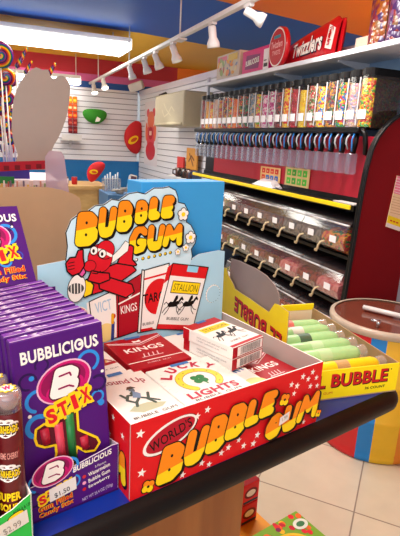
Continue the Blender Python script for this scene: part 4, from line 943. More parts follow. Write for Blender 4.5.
# cards and scoops on the black ledge
def card(nm, lb, y0, y1, z0, z1, c, inks, seed):
    mb = MB(); F = Fr((1.795, y1, 0), (0, -1, 0), (0, 0, 1)); wd = y1-y0
    mb.prism([(0, z0), (wd, z0), (wd, z1), (0, z1)], F, 0, .003, ink(c)); F2 = Fr((1.792, y1, 0), (0, -1, 0), (0, 0, 1)); rn = random.Random(seed)
    for r_ in range(2):
        for k in range(4):
            x = wd*(.08+.22*k); z = z0+(z1-z0)*(.56-.46*r_); c2 = inks[(r_*4+k) % len(inks)]
            mb.rect(F2, x, z, x+wd*.17, z+(z1-z0)*.34, ink(c2), 1); mb.rect(F2, x+wd*.05, z+(z1-z0)*.1, x+wd*.10, z+(z1-z0)*.2, ink(c), 2)
    o = mb.build(nm); o['kind'] = None if False else ''; del o['kind']; tag(o, lb, 'card')
card('notice_card', 'tan card with red and blue blocks leaning on the red backboard', 2.95, 3.23, 1.167, 1.268, '#d9b27a', ['#c8342c', '#c8342c', '#c8342c', '#c8342c', '#c8342c', '#3a6ab8', '#3a6ab8', '#3a6ab8'], 1)
card('notice_card', 'tan card with bright green blocks leaning on the red backboard', 2.60, 2.885, 1.167, 1.285, '#cdb37c', ['#4ab03a', '#3aa038', '#58b848', '#4ab03a'], 2)
mb = MB(); mt = mat('clear_scoop_grey', '#c4c2c6', .2, spec=.8)
mb.mesh([(1.71, 2.90, 1.137), (1.79, 2.90, 1.137), (1.79, 3.2, 1.137), (1.71, 3.2, 1.137), (1.73, 2.97, 1.175), (1.775, 2.97, 1.185), (1.775, 3.15, 1.185), (1.73, 3.15, 1.165)], [(0, 3, 2, 1), (4, 5, 6, 7), (0, 1, 5, 4), (1, 2, 6, 5), (2, 3, 7, 6), (3, 0, 4, 7)], mt); mb.tube([(1.745, 2.93, 1.15), (1.735, 2.84, 1.146)], .009, mt, 8)
tag(mb.build('metal_scoop'), 'pale clear scoop lying on the black ledge below the tan cards', 'scoop')
mb = MB(); mb.box(1.715, 1.775, 2.06, 2.24, 1.1355, 1.141, mat('paper_white', '#d8d4d0', .6)); tag(mb.build('paper_slip'), 'white slip of paper on the black ledge by the red end panel', 'paper')

# overhead shelf ---------------------------------------------
sh = thing('wall_shelf', 'long white shelf above the candy dispensers', 'shelf', (0, 0, 0))
shm = mat('shelf_white', '#d5d8e4', .4, var=.03)
mb = MB(); mb.box(1.745, 2.046, 1.35, 4.30, 1.905, 1.932, shm, bev=.003); mb.build('shelf_board', sh)
for y in (4.25, 3.15, 2.45):
    mb = MB(); mb.prism([(2.046, 1.904), (1.80, 1.904), (1.80, 1.893), (2.046, 1.84)], Fr((0, y, 0), (1, 0, 0), (0, 0, 1)), -.008, .008, shm); mb.build('bracket', sh)
mb = MB(); mb.box(1.78, 1.80, 4.30, 4.33, 1.50, 1.98, mat('upright_grey', '#b8bcc8', .4)); mb.box(1.80, 2.03, 4.305, 4.325, 1.90, 1.93, mat('upright_grey', '#b8bcc8')); mb.build('upright', sh)
SZ = 1.9325
t = thing('twizzlers_bag', 'large red licorice bag with white lettering lying on the white shelf', 'candy bag', (1.90, .105, SZ))
bagr = mat('glossy_red_bag', '#c00e1c', .28, var=.08, scale=12)
mb = MB()
def bagpt(s, v):
    # s 0..1 along the shelf (left to right in view), v 0..1 up; a stuffed pillow, taller to the right
    y = 3.10 - .60*s; h = .16 + .11*s - (.03 if s > .93 else 0); z = SZ*0 + h*v
    th = .055*math.sin(math.pi*min(max(v, .0), 1))**.3 * (math.sin(math.pi*(s*.9+.05)))**.5
    return y, z, th
nu, nv = 20, 10
for sgn in (-1, 1):
    vs = []; fs = []
    for i in range(nu+1):
        for j in range(nv+1):
            y, z, th = bagpt(i/nu, j/nv); vs.append((sgn*(th+.004) + .03*(j/nv), y, z))
    for i in range(nu):
        for j in range(nv):
            q = (i*(nv+1)+j, i*(nv+1)+j+1, (i+1)*(nv+1)+j+1, (i+1)*(nv+1)+j); fs.append(q if sgn < 0 else q[::-1])
    mb.mesh(vs, fs, bagr, True)
class BagFr:
    def p(s, x, y, l):
        yy, z, th = bagpt(x, y); return Vector((-(th+.004) + .03*y - .003*l, yy, z))
bf = BagFr()
mb.text(bf, 'Twizzlers', .27, .24, .82, .74, ink('#2a1430'), 1.5, .06, rot=0); mb.text(bf, 'Twizzlers', .28, .28, .81, .73, wht, 2.1, .03)
mb.poly(bf, [(.86, .30), (.95, .26), (.955, .78), (.865, .82)], wht, 1.5); mb.text(bf, 'Twizzlers', .83, .50, .985, .58, bagr, 2.1, .03, rot=0, fn=lambda a, b: (.885+.05*b, .76-.42*a))
mb.build('bag', t)
mb = MB()
for sgn, y, h in ((1, 2.50, .23),): mb.mesh([(-.006, y, .02), (.0, y-.03, 0.03), (.02, y-.03, h), (.016, y, h)], [(0, 1, 2, 3)], bagr)
mb.build('crimped_end', t)
t = thing('round_candy_tin', 'round red licorice tub standing on edge left of the red bag', 'candy tub', (1.785, 3.115, SZ))
q = Matrix(((0, 0, -1), (-1, 0, 0), (0, 1, 0)))  # disc facing the aisle
q = Matrix.Rotation(R(-4), 3, 'Z') @ Matrix(((0, 0, -1), (1, 0, 0), (0, -1, 0)))
mb = MB(); mb.lathe([(.118, -.03), (.130, -.026), (.130, 0.0), (.124, .006)], bagr, 40, (0, 0, .1305), q); mb.build('tub', t)
mb = MB(); F = Fr((0, 0, .13), q @ Vector((-1, 0, 0)), (0, 0, 1), .0012); F.o = Vector((0, 0, .1305)) + F.n*.0065
mb.ellipse(F, 0, 0, .122, .122, wht, 1, n=40); mb.ellipse(F, 0, 0, .113, .113, ink('#b8101e'), 2, n=40); mb.text(F, 'Twizzlers', -.085, -.005, .085, .04, ink('#e8a8a8'), 3, .03); mb.rect(F, -.05, .055, .05, .075, ink('#2f8a9a'), 3); mb.text(F, 'TWISTS', -.06, -.05, .06, -.02, ink('#e8a8a8'), 3, .02); mb.build('lid_label', t)
t = thing('pink_candy_box', 'hot pink candy box with white script lettering on the shelf', 'candy box', (1.80, 3.255, SZ))
pkm = ink('#d01878')
mb = MB(); mb.box(0, .2, 0, .42, 0, .175, pkm, bev=.004); F = Fr((0, .42, 0), (0, -1, 0), (0, 0, 1), .001)
mb.poly(F, [(.05, .04), (.27, .035), (.29, .13), (.07, .14)], ink('#7a1060'), 1); mb.text(F, 'BUBBLICIOUS', .065, .068, .275, .108, wht, 2, .03, rot=4); mb.build('carton', t)
mb = MB(); mb.box(-.003, .0, .0, .075, .0, .15, ink('#e8e6ea')); F = Fr((-.003, .075, 0), (0, -1, 0), (0, 0, 1), .001); mb.rect(F, .01, .03, .065, .055, blk_i, 1); mb.rect(F, .01, .07, .05, .078, blk_i, 1); mb.build('side_label', t)
t = thing('snack_carton', 'white snack carton printed in orange, green and pink at the left end of the shelf', 'candy box', (1.80, 3.73, SZ))
mb = MB(); mb.box(0, .2, 0, .44, 0, .205, ink('#cdbfae'), bev=.003); F = Fr((0, .44, 0), (0, -1, 0), (0, 0, 1), .001); rn = random.Random(5)
mb.rect(F, .02, .15, .2, .19, ink('#d86a80'), 1)
for k in range(26): mb.ellipse(F, rn.uniform(.04, .40), rn.uniform(.03, .16), rn.uniform(.018, .036), rn.uniform(.012, .026), ink(rn.choice(['#e09a2c', '#d8782c', '#8aa05a', '#d8c89a', '#b04a4a', '#7a8aa8'])), 1.5+.1*k, rn.uniform(0, 180), 14)
mb.rect(F, .24, .14, .41, .19, ink('#d8b84a'), 6); mb.build('carton', t)
mb = MB(); mb.box(1.90, 2.04, 2.04, 2.45, SZ, SZ+.095, mat('pale_brown_card', '#b39a8a', .8), bev=.003); tag(mb.build('brown_carton'), 'low brown carton lying behind the red bag on the shelf', 'carton')
for k, (y0, wd, h, c1, c2, lb) in enumerate([(2.135, .125, .26, '#8a4a10', '#641a30', 'orange and pink candy bag standing upright on the shelf beside the brown carton'), (2.01, .115, .30, '#40245a', '#6a4870', 'purple candy bag standing upright, second from the brown carton on the shelf'), (1.885, .115, .31, '#8c4454', '#3f2658', 'pink and purple candy bag at the right end of the shelf')]):
    t = thing('candy_pouch', lb, 'candy bag', (1.80, y0, SZ), 0, 'bags standing at the right end of the shelf')
    mb = MB(); mt = candy_mat('pouch_print_%d' % k, [c1, c2, '#7a5a3a', '#3f2458', '#7a1c1c', c1], 38, .3)
    vs = []; fs = []; n1, n2 = 8, 10
    for sgn in (-1, 1):
        b_ = len(vs)
        for i in range(n1+1):
            for j in range(n2+1):
                vs.append((.035 + sgn*(.003+.034*math.sin(math.pi*i/n1)*(1-(j/n2)**3)), wd*i/n1, h*j/n2))
        for i in range(n1):
            for j in range(n2):
                q4 = (b_+i*(n2+1)+j, b_+i*(n2+1)+j+1, b_+(i+1)*(n2+1)+j+1, b_+(i+1)*(n2+1)+j); fs.append(q4[::-1] if sgn < 0 else q4)
    mb.mesh(vs, fs, mt, True); mb.build('pouch', t)
    mb = MB(); mb.box(.028, .042, 0, wd, h-.002, h+.022, ink(c2)); mb.build('header_seal', t)

# ================================================================== LIGHT FITTINGS
wmet = mat('white_enamel', '#dcdcde', .35); lampw = mat('lamp_diffuser', '#fffaf0', .5, emit=7.); bulb = mat('bulb_glow', '#fff4e0', .5, emit=14.); dimface = mat('lamp_face', '#f4ecdc', .4, emit=.8)
def fluor(label, x0, x1, y0, y1, z0, z1, zc, up=False):
    lm = mat('fill_uplight_diffuser', '#fffaf0', .5, emit=17.) if up else lampw
    t = thing('fluorescent_light', label, 'ceiling light', ((x0+x1)/2, (y0+y1)/2, z0)); L = (x1-x0)/2; W_ = (y1-y0)/2; H_ = z1-z0
    hs = H_*(.98 if up else .62)
    mb = MB(); mb.prism([(-W_, .02), (-W_*.72, 0), (W_*.72, 0), (W_, .02), (W_, hs), (-W_, hs)], Fr((0, 0, 0), (0, 1, 0), (0, 0, 1)), -L+.01, L-.01, lm); mb.build('diffuser', t)
    mb = MB(); wh = W_*(.18 if up else .97); mb.box(-L, L, -wh, wh, hs, H_+.012, wmet); mb.build('housing', t)
    for s_ in (-1, 1):
        mb = MB(); mb.box(s_*(L-.002)-.006, s_*(L-.002)+.006, -W_*1.0, W_*1.0, -.001+.002, H_, mat('end_cap_white', '#f0ece0', .5, emit=.6)); mb.build('end_cap', t)
    for s_ in (-.9, .9):
        if zc:
            mb = MB(); mb.tube([(s_*L, 0, H_+.01), (s_*L, 0, zc-z0)], .007, wmet, 6); mb.build('hanger_rod', t)
    return t
fluor('long bright fluorescent light hanging under the yellow ceiling', -1.3, 1.32, 5.30, 5.90, 2.30, 2.40, 2.5)
fluor('short fluorescent light high on the red and pink wall behind the lollipops', .12, 1.09, 7.22, 7.44, 2.10, 2.20, 2.5)

fluor('added fill fluorescent light, out of view over the front left of the shop', -2.6, -.75, 2.7, 3.2, 2.18, 2.28, 2.5)  # unseen fixture added to brighten the blue ceiling
fluor('added fill fluorescent uplight, out of view beyond the right partition', 2.7, 4.7, 1.5, 2.0, 1.90, 2.0, 2.5, True)  # unseen uplight added to brighten the orange ceiling

tr = thing('track_rail', 'white track lighting rail hanging from the ceiling', 'light track', (1.27, 0, 2.14))
mb = MB(); mb.box(-.018, .018, 1.7, 7.55, 0, .03, wmet, bev=.004); mb.build('rail', tr)
for y in (2.3, 3.66, 5.2, 6.9):
    mb = MB(); mb.tube([(0, y, .03), (0, y, .36)], .006, wmet, 6); mb.build('hanger_rod', tr)
mb = MB(); mb.box(-.035, .035, 3.6, 3.72, -.012, .0, wmet); mb.build('junction', tr)
def head(label, y, d, lit, size=1., glow=dimface, power=14):
    t = thing('track_spotlight', label, 'spotlight', (1.27, y, 2.14), 0, 'spotlight heads on the track')
    d = Vector(d).normalized(); s_ = size; p0 = Vector((0, 0, -.055*s_))
    mb = MB(); mb.box(-.014, .014, -.035, .035, -.016, -.0005, wmet); mb.tube([(0, 0, -.01), p0], .008, wmet, 8); mb.build('mount', t)
    q = d.to_track_quat('Z', 'Y').to_matrix(); c0 = p0 - d*.02*s_
    mb = MB(); mb.lathe([(.0, -.012*s_), (.026*s_, -.01*s_), (.032*s_, 0), (.032*s_, .075*s_), (.036*s_, .085*s_), (.050*s_, .115*s_), (.052*s_, .15*s_), (.048*s_, .152*s_), (.044*s_, .128*s_)], wmet, 24, c0, q, cap=False); mb.build('shade', t)
    mb = MB(); mb.lathe([(.045*s_, .130*s_), (0.02*s_, .138*s_), (0, .14*s_)], glow, 20, c0, q, cap=False); mb.build('bulb', t)
    l = bpy.data.lights.new('track_spot', 'SPOT'); l.energy = power; l.spot_size = R(75); l.spot_blend = .6; l.color = (1, .93, .82); l.shadow_soft_size = .05
    lo = bpy.data.objects.new('track_spot', l); col.objects.link(lo); lo.parent = t; lo.location = c0 + d*.165*s_; lo.rotation_euler = (-d).to_track_quat('Z', 'Y').to_euler()
    return t
head('white track spotlight turned sideways, nearest on the rail', 2.56, (.75, -.35, -.42), 0, 0.72)
head('white track spotlight aimed down, second nearest on the rail', 3.05, (.18, .05, -1), 0, 0.78)
head('white track spotlight with glowing face, third from the near end of the rail', 3.80, (.3, -.15, -.95), 1, 0.78, mat('lamp_face_lit', '#fff2dc', .4, emit=3.))
head('white track spotlight, fourth from the near end, left of the hanger rod', 4.27, (.35, -.15, -.9), 1, 0.78, mat('lamp_face_lit', '#fff2dc'))
head('white track spotlight, fifth from the near end of the rail', 4.62, (.3, -.1, -.9), 1, 0.78, mat('lamp_face_lit', '#fff2dc'))
head('white track spotlight, sixth from the near end, above the corner wall box', 5.17, (.3, -.1, -.9), 0, .78)
head('dazzling lit track spotlight, right one of the pair at the far end', 6.55, (.1, -.6, -.8), 1, .85, bulb, 10)
head('dazzling lit track spotlight, left one of the pair at the far end', 7.25, (.05, -.55, -.85), 1, .9, bulb, 10)

# ================================================================== BACK OF THE SHOP
t = thing('wall_air_unit', 'beige wall-mounted air unit with embossed swirl above the slats', 'air unit', (0, 0, 0))
be = mat('beige_enamel', '#b5a98c', .45)
mb = MB(); mb.box(1.72, 2.034, 4.76, 5.75, 1.565, 1.905, be, bev=.012); mb.build('casing', t)
mb = MB(); F = Fr((1.72, 5.75, 1.565), (0, -1, 0), (0, 0, 1)); mb.stroke(F, [(.28, .17), (.36, .10), (.50, .13), (.60, .20), (.70, .15)], .008, mat('beige_relief', '#cabf9f', .4), 2); mb.stroke(F, [(.34, .24), (.44, .17), (.58, .11)], .007, mat('beige_relief', '#cabf9f'), 2); mb.box(1.708, 1.72, 4.8, 5.72, 1.575, 1.60, be, bev=.004); mb.build('front_relief', t)
mb = MB(); mb.tube([(2.03, 6.45, 1.92), (1.99, 6.45, 1.98), (1.99, 6.2, 1.99), (2.03, 6.2, 1.93)], .014, bkm, 8); tag(mb.build('wall_bracket'), 'small black bracket on the slats above the beige air unit', 'bracket')
t = thing('wall_speaker', 'white box speaker tilted in the upper corner of the shop', 'speaker', (1.93, 7.42, 2.16))
mb = MB(); q = Matrix.Rotation(R(-18), 4, 'Y'); mb.box(-.11, .10, -.09, .09, -.06, .06, wmet, bev=.012); o = mb.build('cabinet', t); o.rotation_euler = (R(10), R(-20), R(-25))
mb = MB(); mb.box(-.116, -.11, -.07, .07, -.045, .045, mat('speaker_grey', '#8a8684', .6)); o = mb.build('grille', t); o.rotation_euler = (R(10), R(-20), R(-25))
mb = MB(); mb.tube([(.04, .03, .05), (.07, .18, .0)], .012, wmet, 8); mb.build('mount', t)

def bean(c, r, bend, mt, mb):
    mb.ell(c, r, mt, 24, 16, fn=lambda p: Vector((p.x, p.y, p.z - bend*(p.x/r[0])**2)))
t = thing('green_bean_plush', 'green jelly bean cushion with a white emblem on the slatted wall', 'plush', (1.335, 7.53, 1.70))
mb = MB(); bean((0, 0, 0), (.178, .075, .105), -.035, mat('green_plush', '#2a8a1c', .75, bump=.4, scale=90), mb); mb.build('cushion', t)
mb = MB(); F = Fr((.02, -.078, -.05), (1, 0, 0), (0, .1, 1), .002); mb.poly(F, [(-.03, -.03), (.03, -.02), (.05, .02), (.0, .045), (-.02, .01)], wht, 1); mb.build('emblem', t)
def red_bean(label, loc, tilt, s_):
    t = thing('red_bean_plush', label, 'plush', loc, 0, 'red bean plush cushions')
    m_ = mat('red_plush', '#c4141c', .75, bump=.4, scale=90)
    mb = MB(); mb.ell((0, 0, .26*s_), (.135*s_, .085*s_, .235*s_), m_, 22, 16, fn=lambda p: Vector((p.x + .05*s_*(p.z/.235/s_)**2, p.y, p.z))); o = mb.build('cushion', t); o.rotation_euler = (0, R(tilt), 0)
    mb = MB(); F = Fr((-.02*s_, -.088*s_, .22*s_), (1, 0, .45), (0, 0, 1), .003); mb.ellipse(F, 0, 0, .085*s_, .06*s_, ink('#c41414'), 1); mb.ellipse(F, 0, 0, .08*s_, .055*s_, ink('#f0c41c'), 2); mb.ellipse(F, .01*s_, 0, .05*s_, .028*s_, ink('#c8501c'), 3); o = mb.build('emblem', t); o.rotation_euler = (0, R(tilt), 0)
    return t
red_bean('red bean plush with yellow emblem hanging on the white slats', (1.90, 7.52, 1.16), 3, 1.05)
red_bean('red bean plush with yellow emblem leaning on the tan counter', (1.0, 6.22, .875), 38, .62)
# hanging candy packets and little tray
for r_ in range(5):
    for c_ in range(2):
        cc = ['#e8781c', '#e05a1c', '#d03a20', '#8a1a22', '#6a1420'][r_]
        mb = MB(); mb.box(0, .062, 0, .012, 0, .098, ink(cc), bev=.004); F = Fr((0, 0, 0), (1, 0, 0), (0, 0, 1)); mb.rect(F, .008, .03, .054, .06, ink(['#f0c840', '#f0d8a0', '#f0a040', '#c85a4a', '#a8403a'][r_]), 1)
        mb.tube([(.031, .012, .085), (.031, .05, .088)], .003, wmet, 6)
        o = mb.build('candy_packet'); o.location = (.955+.068*c_, 7.565, 1.86-.104*r_)
        tag(o, '%s candy packet pegged on the slats, row %s, %s column' % (['orange', 'red-orange', 'red', 'dark red', 'maroon'][r_], ['one at the top', 'two', 'three', 'four', 'five at the bottom'][r_], ['left', 'right'][c_]), 'candy packet', 'packets pegged on the back wall')
t = thing('wall_tray', 'small white tray shelf fixed below the pegged packets', 'shelf', (.98, 7.5, 1.34))
mb = MB(); mb.box(-.14, .14, -.12, .11, 0, .012, wmet); mb.box(-.14, .14, -.125, -.115, 0, .085, wmet); mb.build('tray', t)
mb = MB(); mb.prism([(.11, -.002), (-.08, -.002), (.11, -.1)], Fr((0, 0, 0), (0, 1, 0), (0, 0, 1)), -.01, .01, wmet); mb.build('bracket', t)
# poster on the right wall
mb = MB(); F = Fr((2.034, 7.30, 0), (0, -1, 0), (0, 0, 1)); mb.prism([(0, 1.045), (.66, 1.045), (.66, 1.935), (0, 1.935)], F, 0, .003, ink('#e6dfe6'))
F = Fr((2.031, 7.30, 0), (0, -1, 0), (0, 0, 1), .0015)
pr = ['#d8485c', '#c8283c', '#e0704c', '#b81c34']
for x, z, a, b, c in [(.33, 1.25, .24, .13, 1), (.33, 1.45, .2, .2, 0), (.33, 1.68, .17, .12, 2), (.18, 1.78, .07, .06, 0), (.47, 1.78, .07, .06, 0), (.12, 1.52, .06, .13, 2), (.54, 1.52, .06, .13, 2), (.33, 1.24, .17, .07, 0), (.33, 1.5, .11, .09, 3)]: mb.ellipse(F, x, z, a, b, ink(pr[c]), 1+c*.5)
mb.rect(F, .27, 1.47, .39, 1.53, ink('#f0d0c0'), 4)
tag(mb.build('wall_poster'), 'tall white poster with red and pink rounded shapes on the slats', 'poster')

# counter at the back
ct = thing('service_counter', 'tan wooden counter by the blue back wall', 'counter', (0, 0, 0))
tanw = wood_mat('tan_laminate', '#c39a5c', '#d2ab6e', (.3, .3, 1))
mb = MB(); mb.prism([(-2.2, 5.98), (1.10, 5.98), (1.19, 6.02), (1.23, 6.1), (1.23, 6.7), (-2.2, 6.7)], Fr((0, 0, 0), (1, 0, 0), (0, 1, 0)), .79, .83, tanw); mb.build('counter_top', ct)
mb = MB(); mb.prism([(-2.1, 6.0), (1.09, 6.0), (1.17, 6.04), (1.21, 6.11), (1.21, 6.65), (-2.1, 6.65)], Fr((0, 0, 0), (1, 0, 0), (0, 1, 0)), 0, .79, tanw); mb.build('counter_body', ct)
t = thing('red_cup', 'small red cup on the tan counter', 'cup', (.845, 6.2, .8305)); mb = MB(); mb.lathe([(.028, 0), (.034, .005), (.036, .085), (.033, .09), (.031, .085), (.028, .01)], mat('red_cup_plastic', '#b8141c', .35), 20); mb.build('cup', t); mb = MB(); mb.lathe([(.034, .084), (.037, .09), (.03, .092)], mat('red_cup_lid', '#8a1016', .3), 20); mb.build('rim', t)
t = thing('white_jar', 'small white jar beside the red cup on the tan counter', 'jar', (.75, 6.22, .8305)); mb = MB(); mb.lathe([(.03, 0), (.034, .01), (.034, .06), (.024, .07)], wmet, 18); mb.build('jar', t); mb = MB(); mb.lathe([(.026, .07), (.026, .09), (0, .092)], mat('jar_lid_grey', '#6a6a6e', .4), 18); mb.build('lid', t)
mb = MB(); mb.box(1.06, 1.75, 5.2, 5.75, 0, .82, mat('blue_grey_stand', '#3f6f9e', .5), bev=.006); tag(mb.build('side_stand'), 'blue-grey stand at the end of the tan counter', 'stand')
t = thing('acrylic_box', 'clear plastic box of odds and ends near the tan counter', 'box', (1.08, 5.52, .8205))
mb = MB(); ca = clear('acrylic', '#c8d4e0', .3, .2); mb.box(0, .19, 0, .15, 0, .14, ca); mb.build('box', t)
mb = MB()
for k in range(6): mb.tube([(.03+.026*k, .07, .004), (.02+.03*k, .06+.01*(k % 2), .17+.02*(k % 3))], .008, mat('pale_plastic', '#dde2e8', .35), 6)
mb.build('contents', t)
t = thing('card_terminal', 'grey card terminal standing upright on the blue-grey stand', 'card terminal', (1.34, 5.36, .838))
mb = MB(); mb.box(-.045, .045, -.03, .03, 0, .19, mat('terminal_grey', '#b4b0ae', .4), bev=.012); o = mb.build('housing', t); o.rotation_euler = (R(-14), R(14), 0)
mb = MB(); F = Fr((0, -.0305, 0), (1, 0, 0), (0, 0, 1)); mb.rect(F, -.03, .12, .03, .17, ink('#6a4a58'), 2)
for a in range(3):
    for b in range(4): mb.rect(F, -.028+.02*a, .02+.022*b, -.014+.02*a, .034+.022*b, ink('#8a8684'), 2)
o = mb.build('screen_and_keys', t); o.rotation_euler = (R(-14), R(14), 0)
mb = MB(); pts = []
for k in range(120): a = k*.55; pts.append((1.14+.0012*k + .03*math.cos(a), 5.28+.035*math.sin(a), .842+.02*math.sin(k*.09)+.00022*k))
mb.tube(pts, .009, mat('cord_grey', '#9c968e', .5), 6); tag(mb.build('coiled_cord'), 'grey coiled cord heaped beside the card terminal', 'cord')
# small shelf with boards and mugs on the right slats
t = thing('slat_shelf', 'little white shelf on the right-hand slats holding mugs', 'shelf', (0, 0, 0)); mb = MB(); mb.box(1.84, 2.034, 4.62, 5.62, 1.0, 1.02, wmet, bev=.003); mb.build('board', t)

for y in (4.75, 5.5):
    mb = MB(); mb.prism([(2.034, .999), (1.88, .999), (2.034, .90)], Fr((0, y, 0), (1, 0, 0), (0, 0, 1)), -.008, .008, wmet); mb.build('bracket', t)
mb = MB(); mb.box(1.965, 1.985, 5.38, 5.60, 1.0205, 1.235, mat('red_board', '#d0342c', .5), bev=.002); tag(mb.build('red_board'), 'plain red board leaning at the left of the mug shelf', 'board')
mb = MB(); mb.box(1.97, 1.99, 4.98, 5.30, 1.0205, 1.345, mat('tan_board', '#c98a34', .55), bev=.002); F = Fr((1.97, 5.30, 1.02), (0, -1, 0), (0, 0, 1)); mb.stroke(F, [(.08, .18), (.16, .24), (.24, .20)], .012, ink('#6a3a1c'), 1); mb.stroke(F, [(.10, .26), (.22, .14)], .012, ink('#6a3a1c'), 1); tag(mb.build('tan_board'), 'tan wooden board with a dark crossed mark behind the mugs', 'board')
for k, (y, z, c, lb) in enumerate([(5.30, 1.0205, '#4a2c28', 'dark brown mug at the left of the mug shelf'), (5.12, 1.0205, '#2a2426', 'black mug, second from the left on the mug shelf'), (4.95, 1.0205, '#54302c', 'brown mug, third from the left on the mug shelf'), (4.78, 1.0205, '#35405c', 'dark blue mug at the right of the mug shelf')]):
    t = thing('mug', lb, 'mug', (1.90, y, z), 0, 'mugs on the slat shelf'); mb = MB(); mb.lathe([(.045, 0), (.052, .006), (.054, .10), (.05, .10), (.046, .012)], mat('mug_'+c.strip('#'), c, .25), 22); mb.build('cup', t)
    mb = MB(); mb.tube([(-.05, 0, .085), (-.085, 0, .075), (-.085, 0, .035), (-.05, 0, .022)], .008, mat('mug_'+c.strip('#'), c), 8); mb.build('handle', t)

# ================================================================== LOLLIPOP DISPLAY
t = thing('pedestal_stand', 'white pedestal under the lollipop display', 'stand', (0, 0, 0)); mb = MB(); mb.box(-.9, .30, 1.78, 2.25, .05, 1.02, wmet, bev=.006); mb.build('body', t); mb = MB(); mb.box(-.88, .28, 1.80, 2.23, 0, .05, bkm); mb.build('kick_base', t)
lp = thing('lollipop_display', 'lollipop display carton with a red top strip and blank shaped header card', 'candy display', (0, 1.86, 1.0205))
mb = MB(); car = ink('#d8ccd0')
mb.box(-.45, .195, .0, .375, 0, .235, car); mb.box(-.45, .045, -.004, .0, .222, .246, ink('#2c7a3c')); mb.build('carton', lp)
mb = MB(); F = Fr((0, -.006, 0), (1, 0, 0), (0, 0, 1))
mb.prism([(-.45, .225), (.193, .280), (.192, .309), (-.45, .265)], F, 0, .004, ink('#a8182a')); F.o = F.o + F.n*.004
for k in range(7): mb.rect(F, -.06+.036*k, .262+.003*k, -.042+.036*k, .278+.003*k, ink('#6e0e1c'), 1)
mb.build('red_strip', lp)
mb = MB(); rn = random.Random(9); F = Fr((0, -.0005, 0), (1, 0, 0), (0, 0, 1))
for k in range(40):
    x = -.1+.0072*k
    mb.box(x, x+.0055, -.012, -.001, .10, .215+rn.uniform(0, .02), ink(rn.choice(['#d8c0b8', '#c88a7a', '#e0d8d0', '#a85a4a', '#8a9a6a', '#d8b04a', '#7a6a7a'])))
mb.build('candy_sticks', lp)
mb = MB(); F = Fr((0, .035, -1.0205), (1, 0, 0), (0, 0, 1))
hd = [(.050, 1.29), (.0505, 1.31), (.062, 1.34), (.048, 1.392), (.045, 1.43), (.0475, 1.475), (.055, 1.525), (.066, 1.560), (.079, 1.588), (.093, 1.608), (.107, 1.622), (.121, 1.634), (.134, 1.641), (.145, 1.638), (.156, 1.633), (.166, 1.637), (.174, 1.636), (.178, 1.625), (.183, 1.614), (.190, 1.609), (.198, 1.612), (.211, 1.620), (.224, 1.621), (.235, 1.615), (.243, 1.606), (.248, 1.593), (.248, 1.57), (.244, 1.535), (.238, 1.50), (.229, 1.468), (.216, 1.434), (.202, 1.405), (.188, 1.382), (.179, 1.362), (.174, 1.33), (.173, 1.29)]
mb.prism(hd, F, -.004, 0, mat('blank_grey_card', '#a6988c', .28, var=.03), ink('#dcd8d8')); mb.build('header_card', lp)
mb = MB(); F = Fr((0, -.02, -1.0205), (1, 0, 0), (0, 0, 1)); mb.prism([(.150, 1.10), (.240, 1.10), (.232, 1.205), (.216, 1.345), (.206, 1.360), (.165, 1.362), (.150, 1.34)], F, -.002, 0, clear('frosted_lilac', '#cdb4c4', .62, .15, .3)); mb.build('frosted_panel', lp)
mb = MB(); mb.box(-.35, .10, .05, .362, .235, .274, ink('#4a3a98')); mb.build('lollipop_holder', lp)
sw = swirl_mat('rainbow_swirl'); tw = swirl_mat('rainbow_twist', twist=38.); stk = mat('paper_stick', '#e4e0d8', .6)
def lolly(label, x, y, z, r, ry, rx):
    t = thing('swirl_lollipop', label, 'lollipop', (x, y, z), 0, 'rainbow swirl lollipops')
    mb = MB(); q = Matrix.Identity(3); mb.lathe([(0, -.008), (r*.8, -.0075), (r*.96, -.004), (r, 0), (r*.96, .004), (r*.8, .0075), (0, .008)], sw, 28); o = mb.build('candy_disc', t); o.rotation_euler = (R(90+rx*.4), 0, R(ry*.2))
    mb = MB(); mb.tube([(0, 0, -r*.9), (.005, 0, 1.297-z)], .0022, stk, 6); mb.build('stick', t)
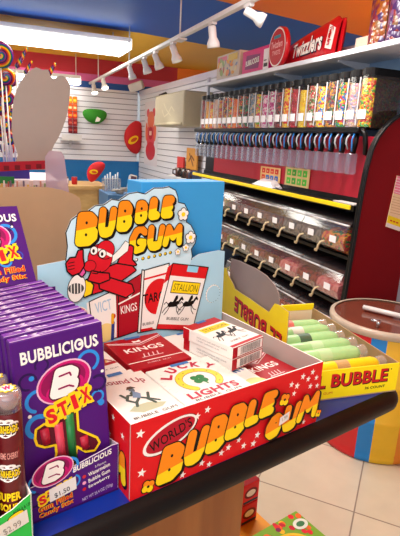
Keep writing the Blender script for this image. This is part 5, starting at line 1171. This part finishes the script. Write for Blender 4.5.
for i, (x, z, r, ry, rx, y, d) in enumerate([(.020, 1.677, .040, 10, 5, 1.95, 'topmost, cut by the left edge of the photo'), (.034, 1.606, .028, -30, 10, 1.96, 'just below the topmost one'), (.018, 1.572, .033, 25, -10, 1.98, 'leaning left under the upper two'), (.036, 1.535, .024, 60, 0, 1.94, 'half turned away beside the card'), (.012, 1.505, .032, -15, 15, 1.95, 'midway down the bunch'), (.026, 1.447, .030, 15, -5, 1.95, 'below the middle of the bunch'), (.010, 1.415, .028, 50, 0, 1.96, 'low at the left of the bunch'), (.038, 1.395, .022, -40, 5, 1.97, 'lowest, tucked by the card stem'), (-.05, 1.60, .038, 0, 0, 1.97, 'left of the topmost one'), (-.06, 1.50, .036, 20, 0, 1.96, 'far left in the middle'), (-.055, 1.42, .034, -20, 0, 1.95, 'far left near the holder'), (.040, 1.485, .020, 10, 20, 1.98, 'small, peeping out beside the card')]):
    y = 1.922 + .0178*i + (.004 if i > 3 else 0); lolly('rainbow swirl lollipop, ' + d, x*y/1.95, y, 1.42 + (z-1.42)*y/1.95, r*1.12, ry, rx)
rl = random.Random(12)
for i in range(9):
    y = 2.132 + .0105*i; x, z = [(-.03, 1.66), (.05, 1.60), (-.035, 1.58), (.03, 1.50), (-.035, 1.50), (.042, 1.43), (-.03, 1.42), (.03, 1.36), (-.035, 1.345)][i]
    lolly('rainbow swirl lollipop deep in the crowded bunch, behind the front ones', x*1.1, y, 1.42 + (z-1.42)*1.1, .030, rl.uniform(-50, 50), rl.uniform(-12, 12))
def twist(label, p0, p1, r, tip=None):
    t = thing('twist_lollipop', label, 'lollipop', p0, 0, 'rainbow twist pops'); v = Vector(p1)-Vector(p0); L = v.length
    mb = MB(); mb.lathe([(r*.5, 0)] + [(r*(1-.45*k/10)*(1+.12*(k % 2)), L*(k+.5)/11) for k in range(11)] + [(0, L)], tw if not tip else mat('twist_tip', '#2f8a8a', .3), 14); o = mb.build('twisted_candy', t); o.rotation_euler = v.to_track_quat('Z', 'Y').to_euler()
    mb = MB(); mb.tube([(0, 0, 0), tuple(Vector((p0[0]*.0, .01, 1.297-p0[2])))], .003, stk, 6); mb.build('stick', t)
twist('tall dark twist pop leaning right at the left edge of the header card', (.071, 1.96, 1.640), (.112, 1.96, 1.712), .0085)
twist('short twist pop behind the header card tip', (.100, 1.97, 1.625), (.126, 1.97, 1.670), .007)
twist('twist pop with a teal tip rising behind the right of the header card', (.180, 1.97, 1.625), (.208, 1.97, 1.672), .0085)
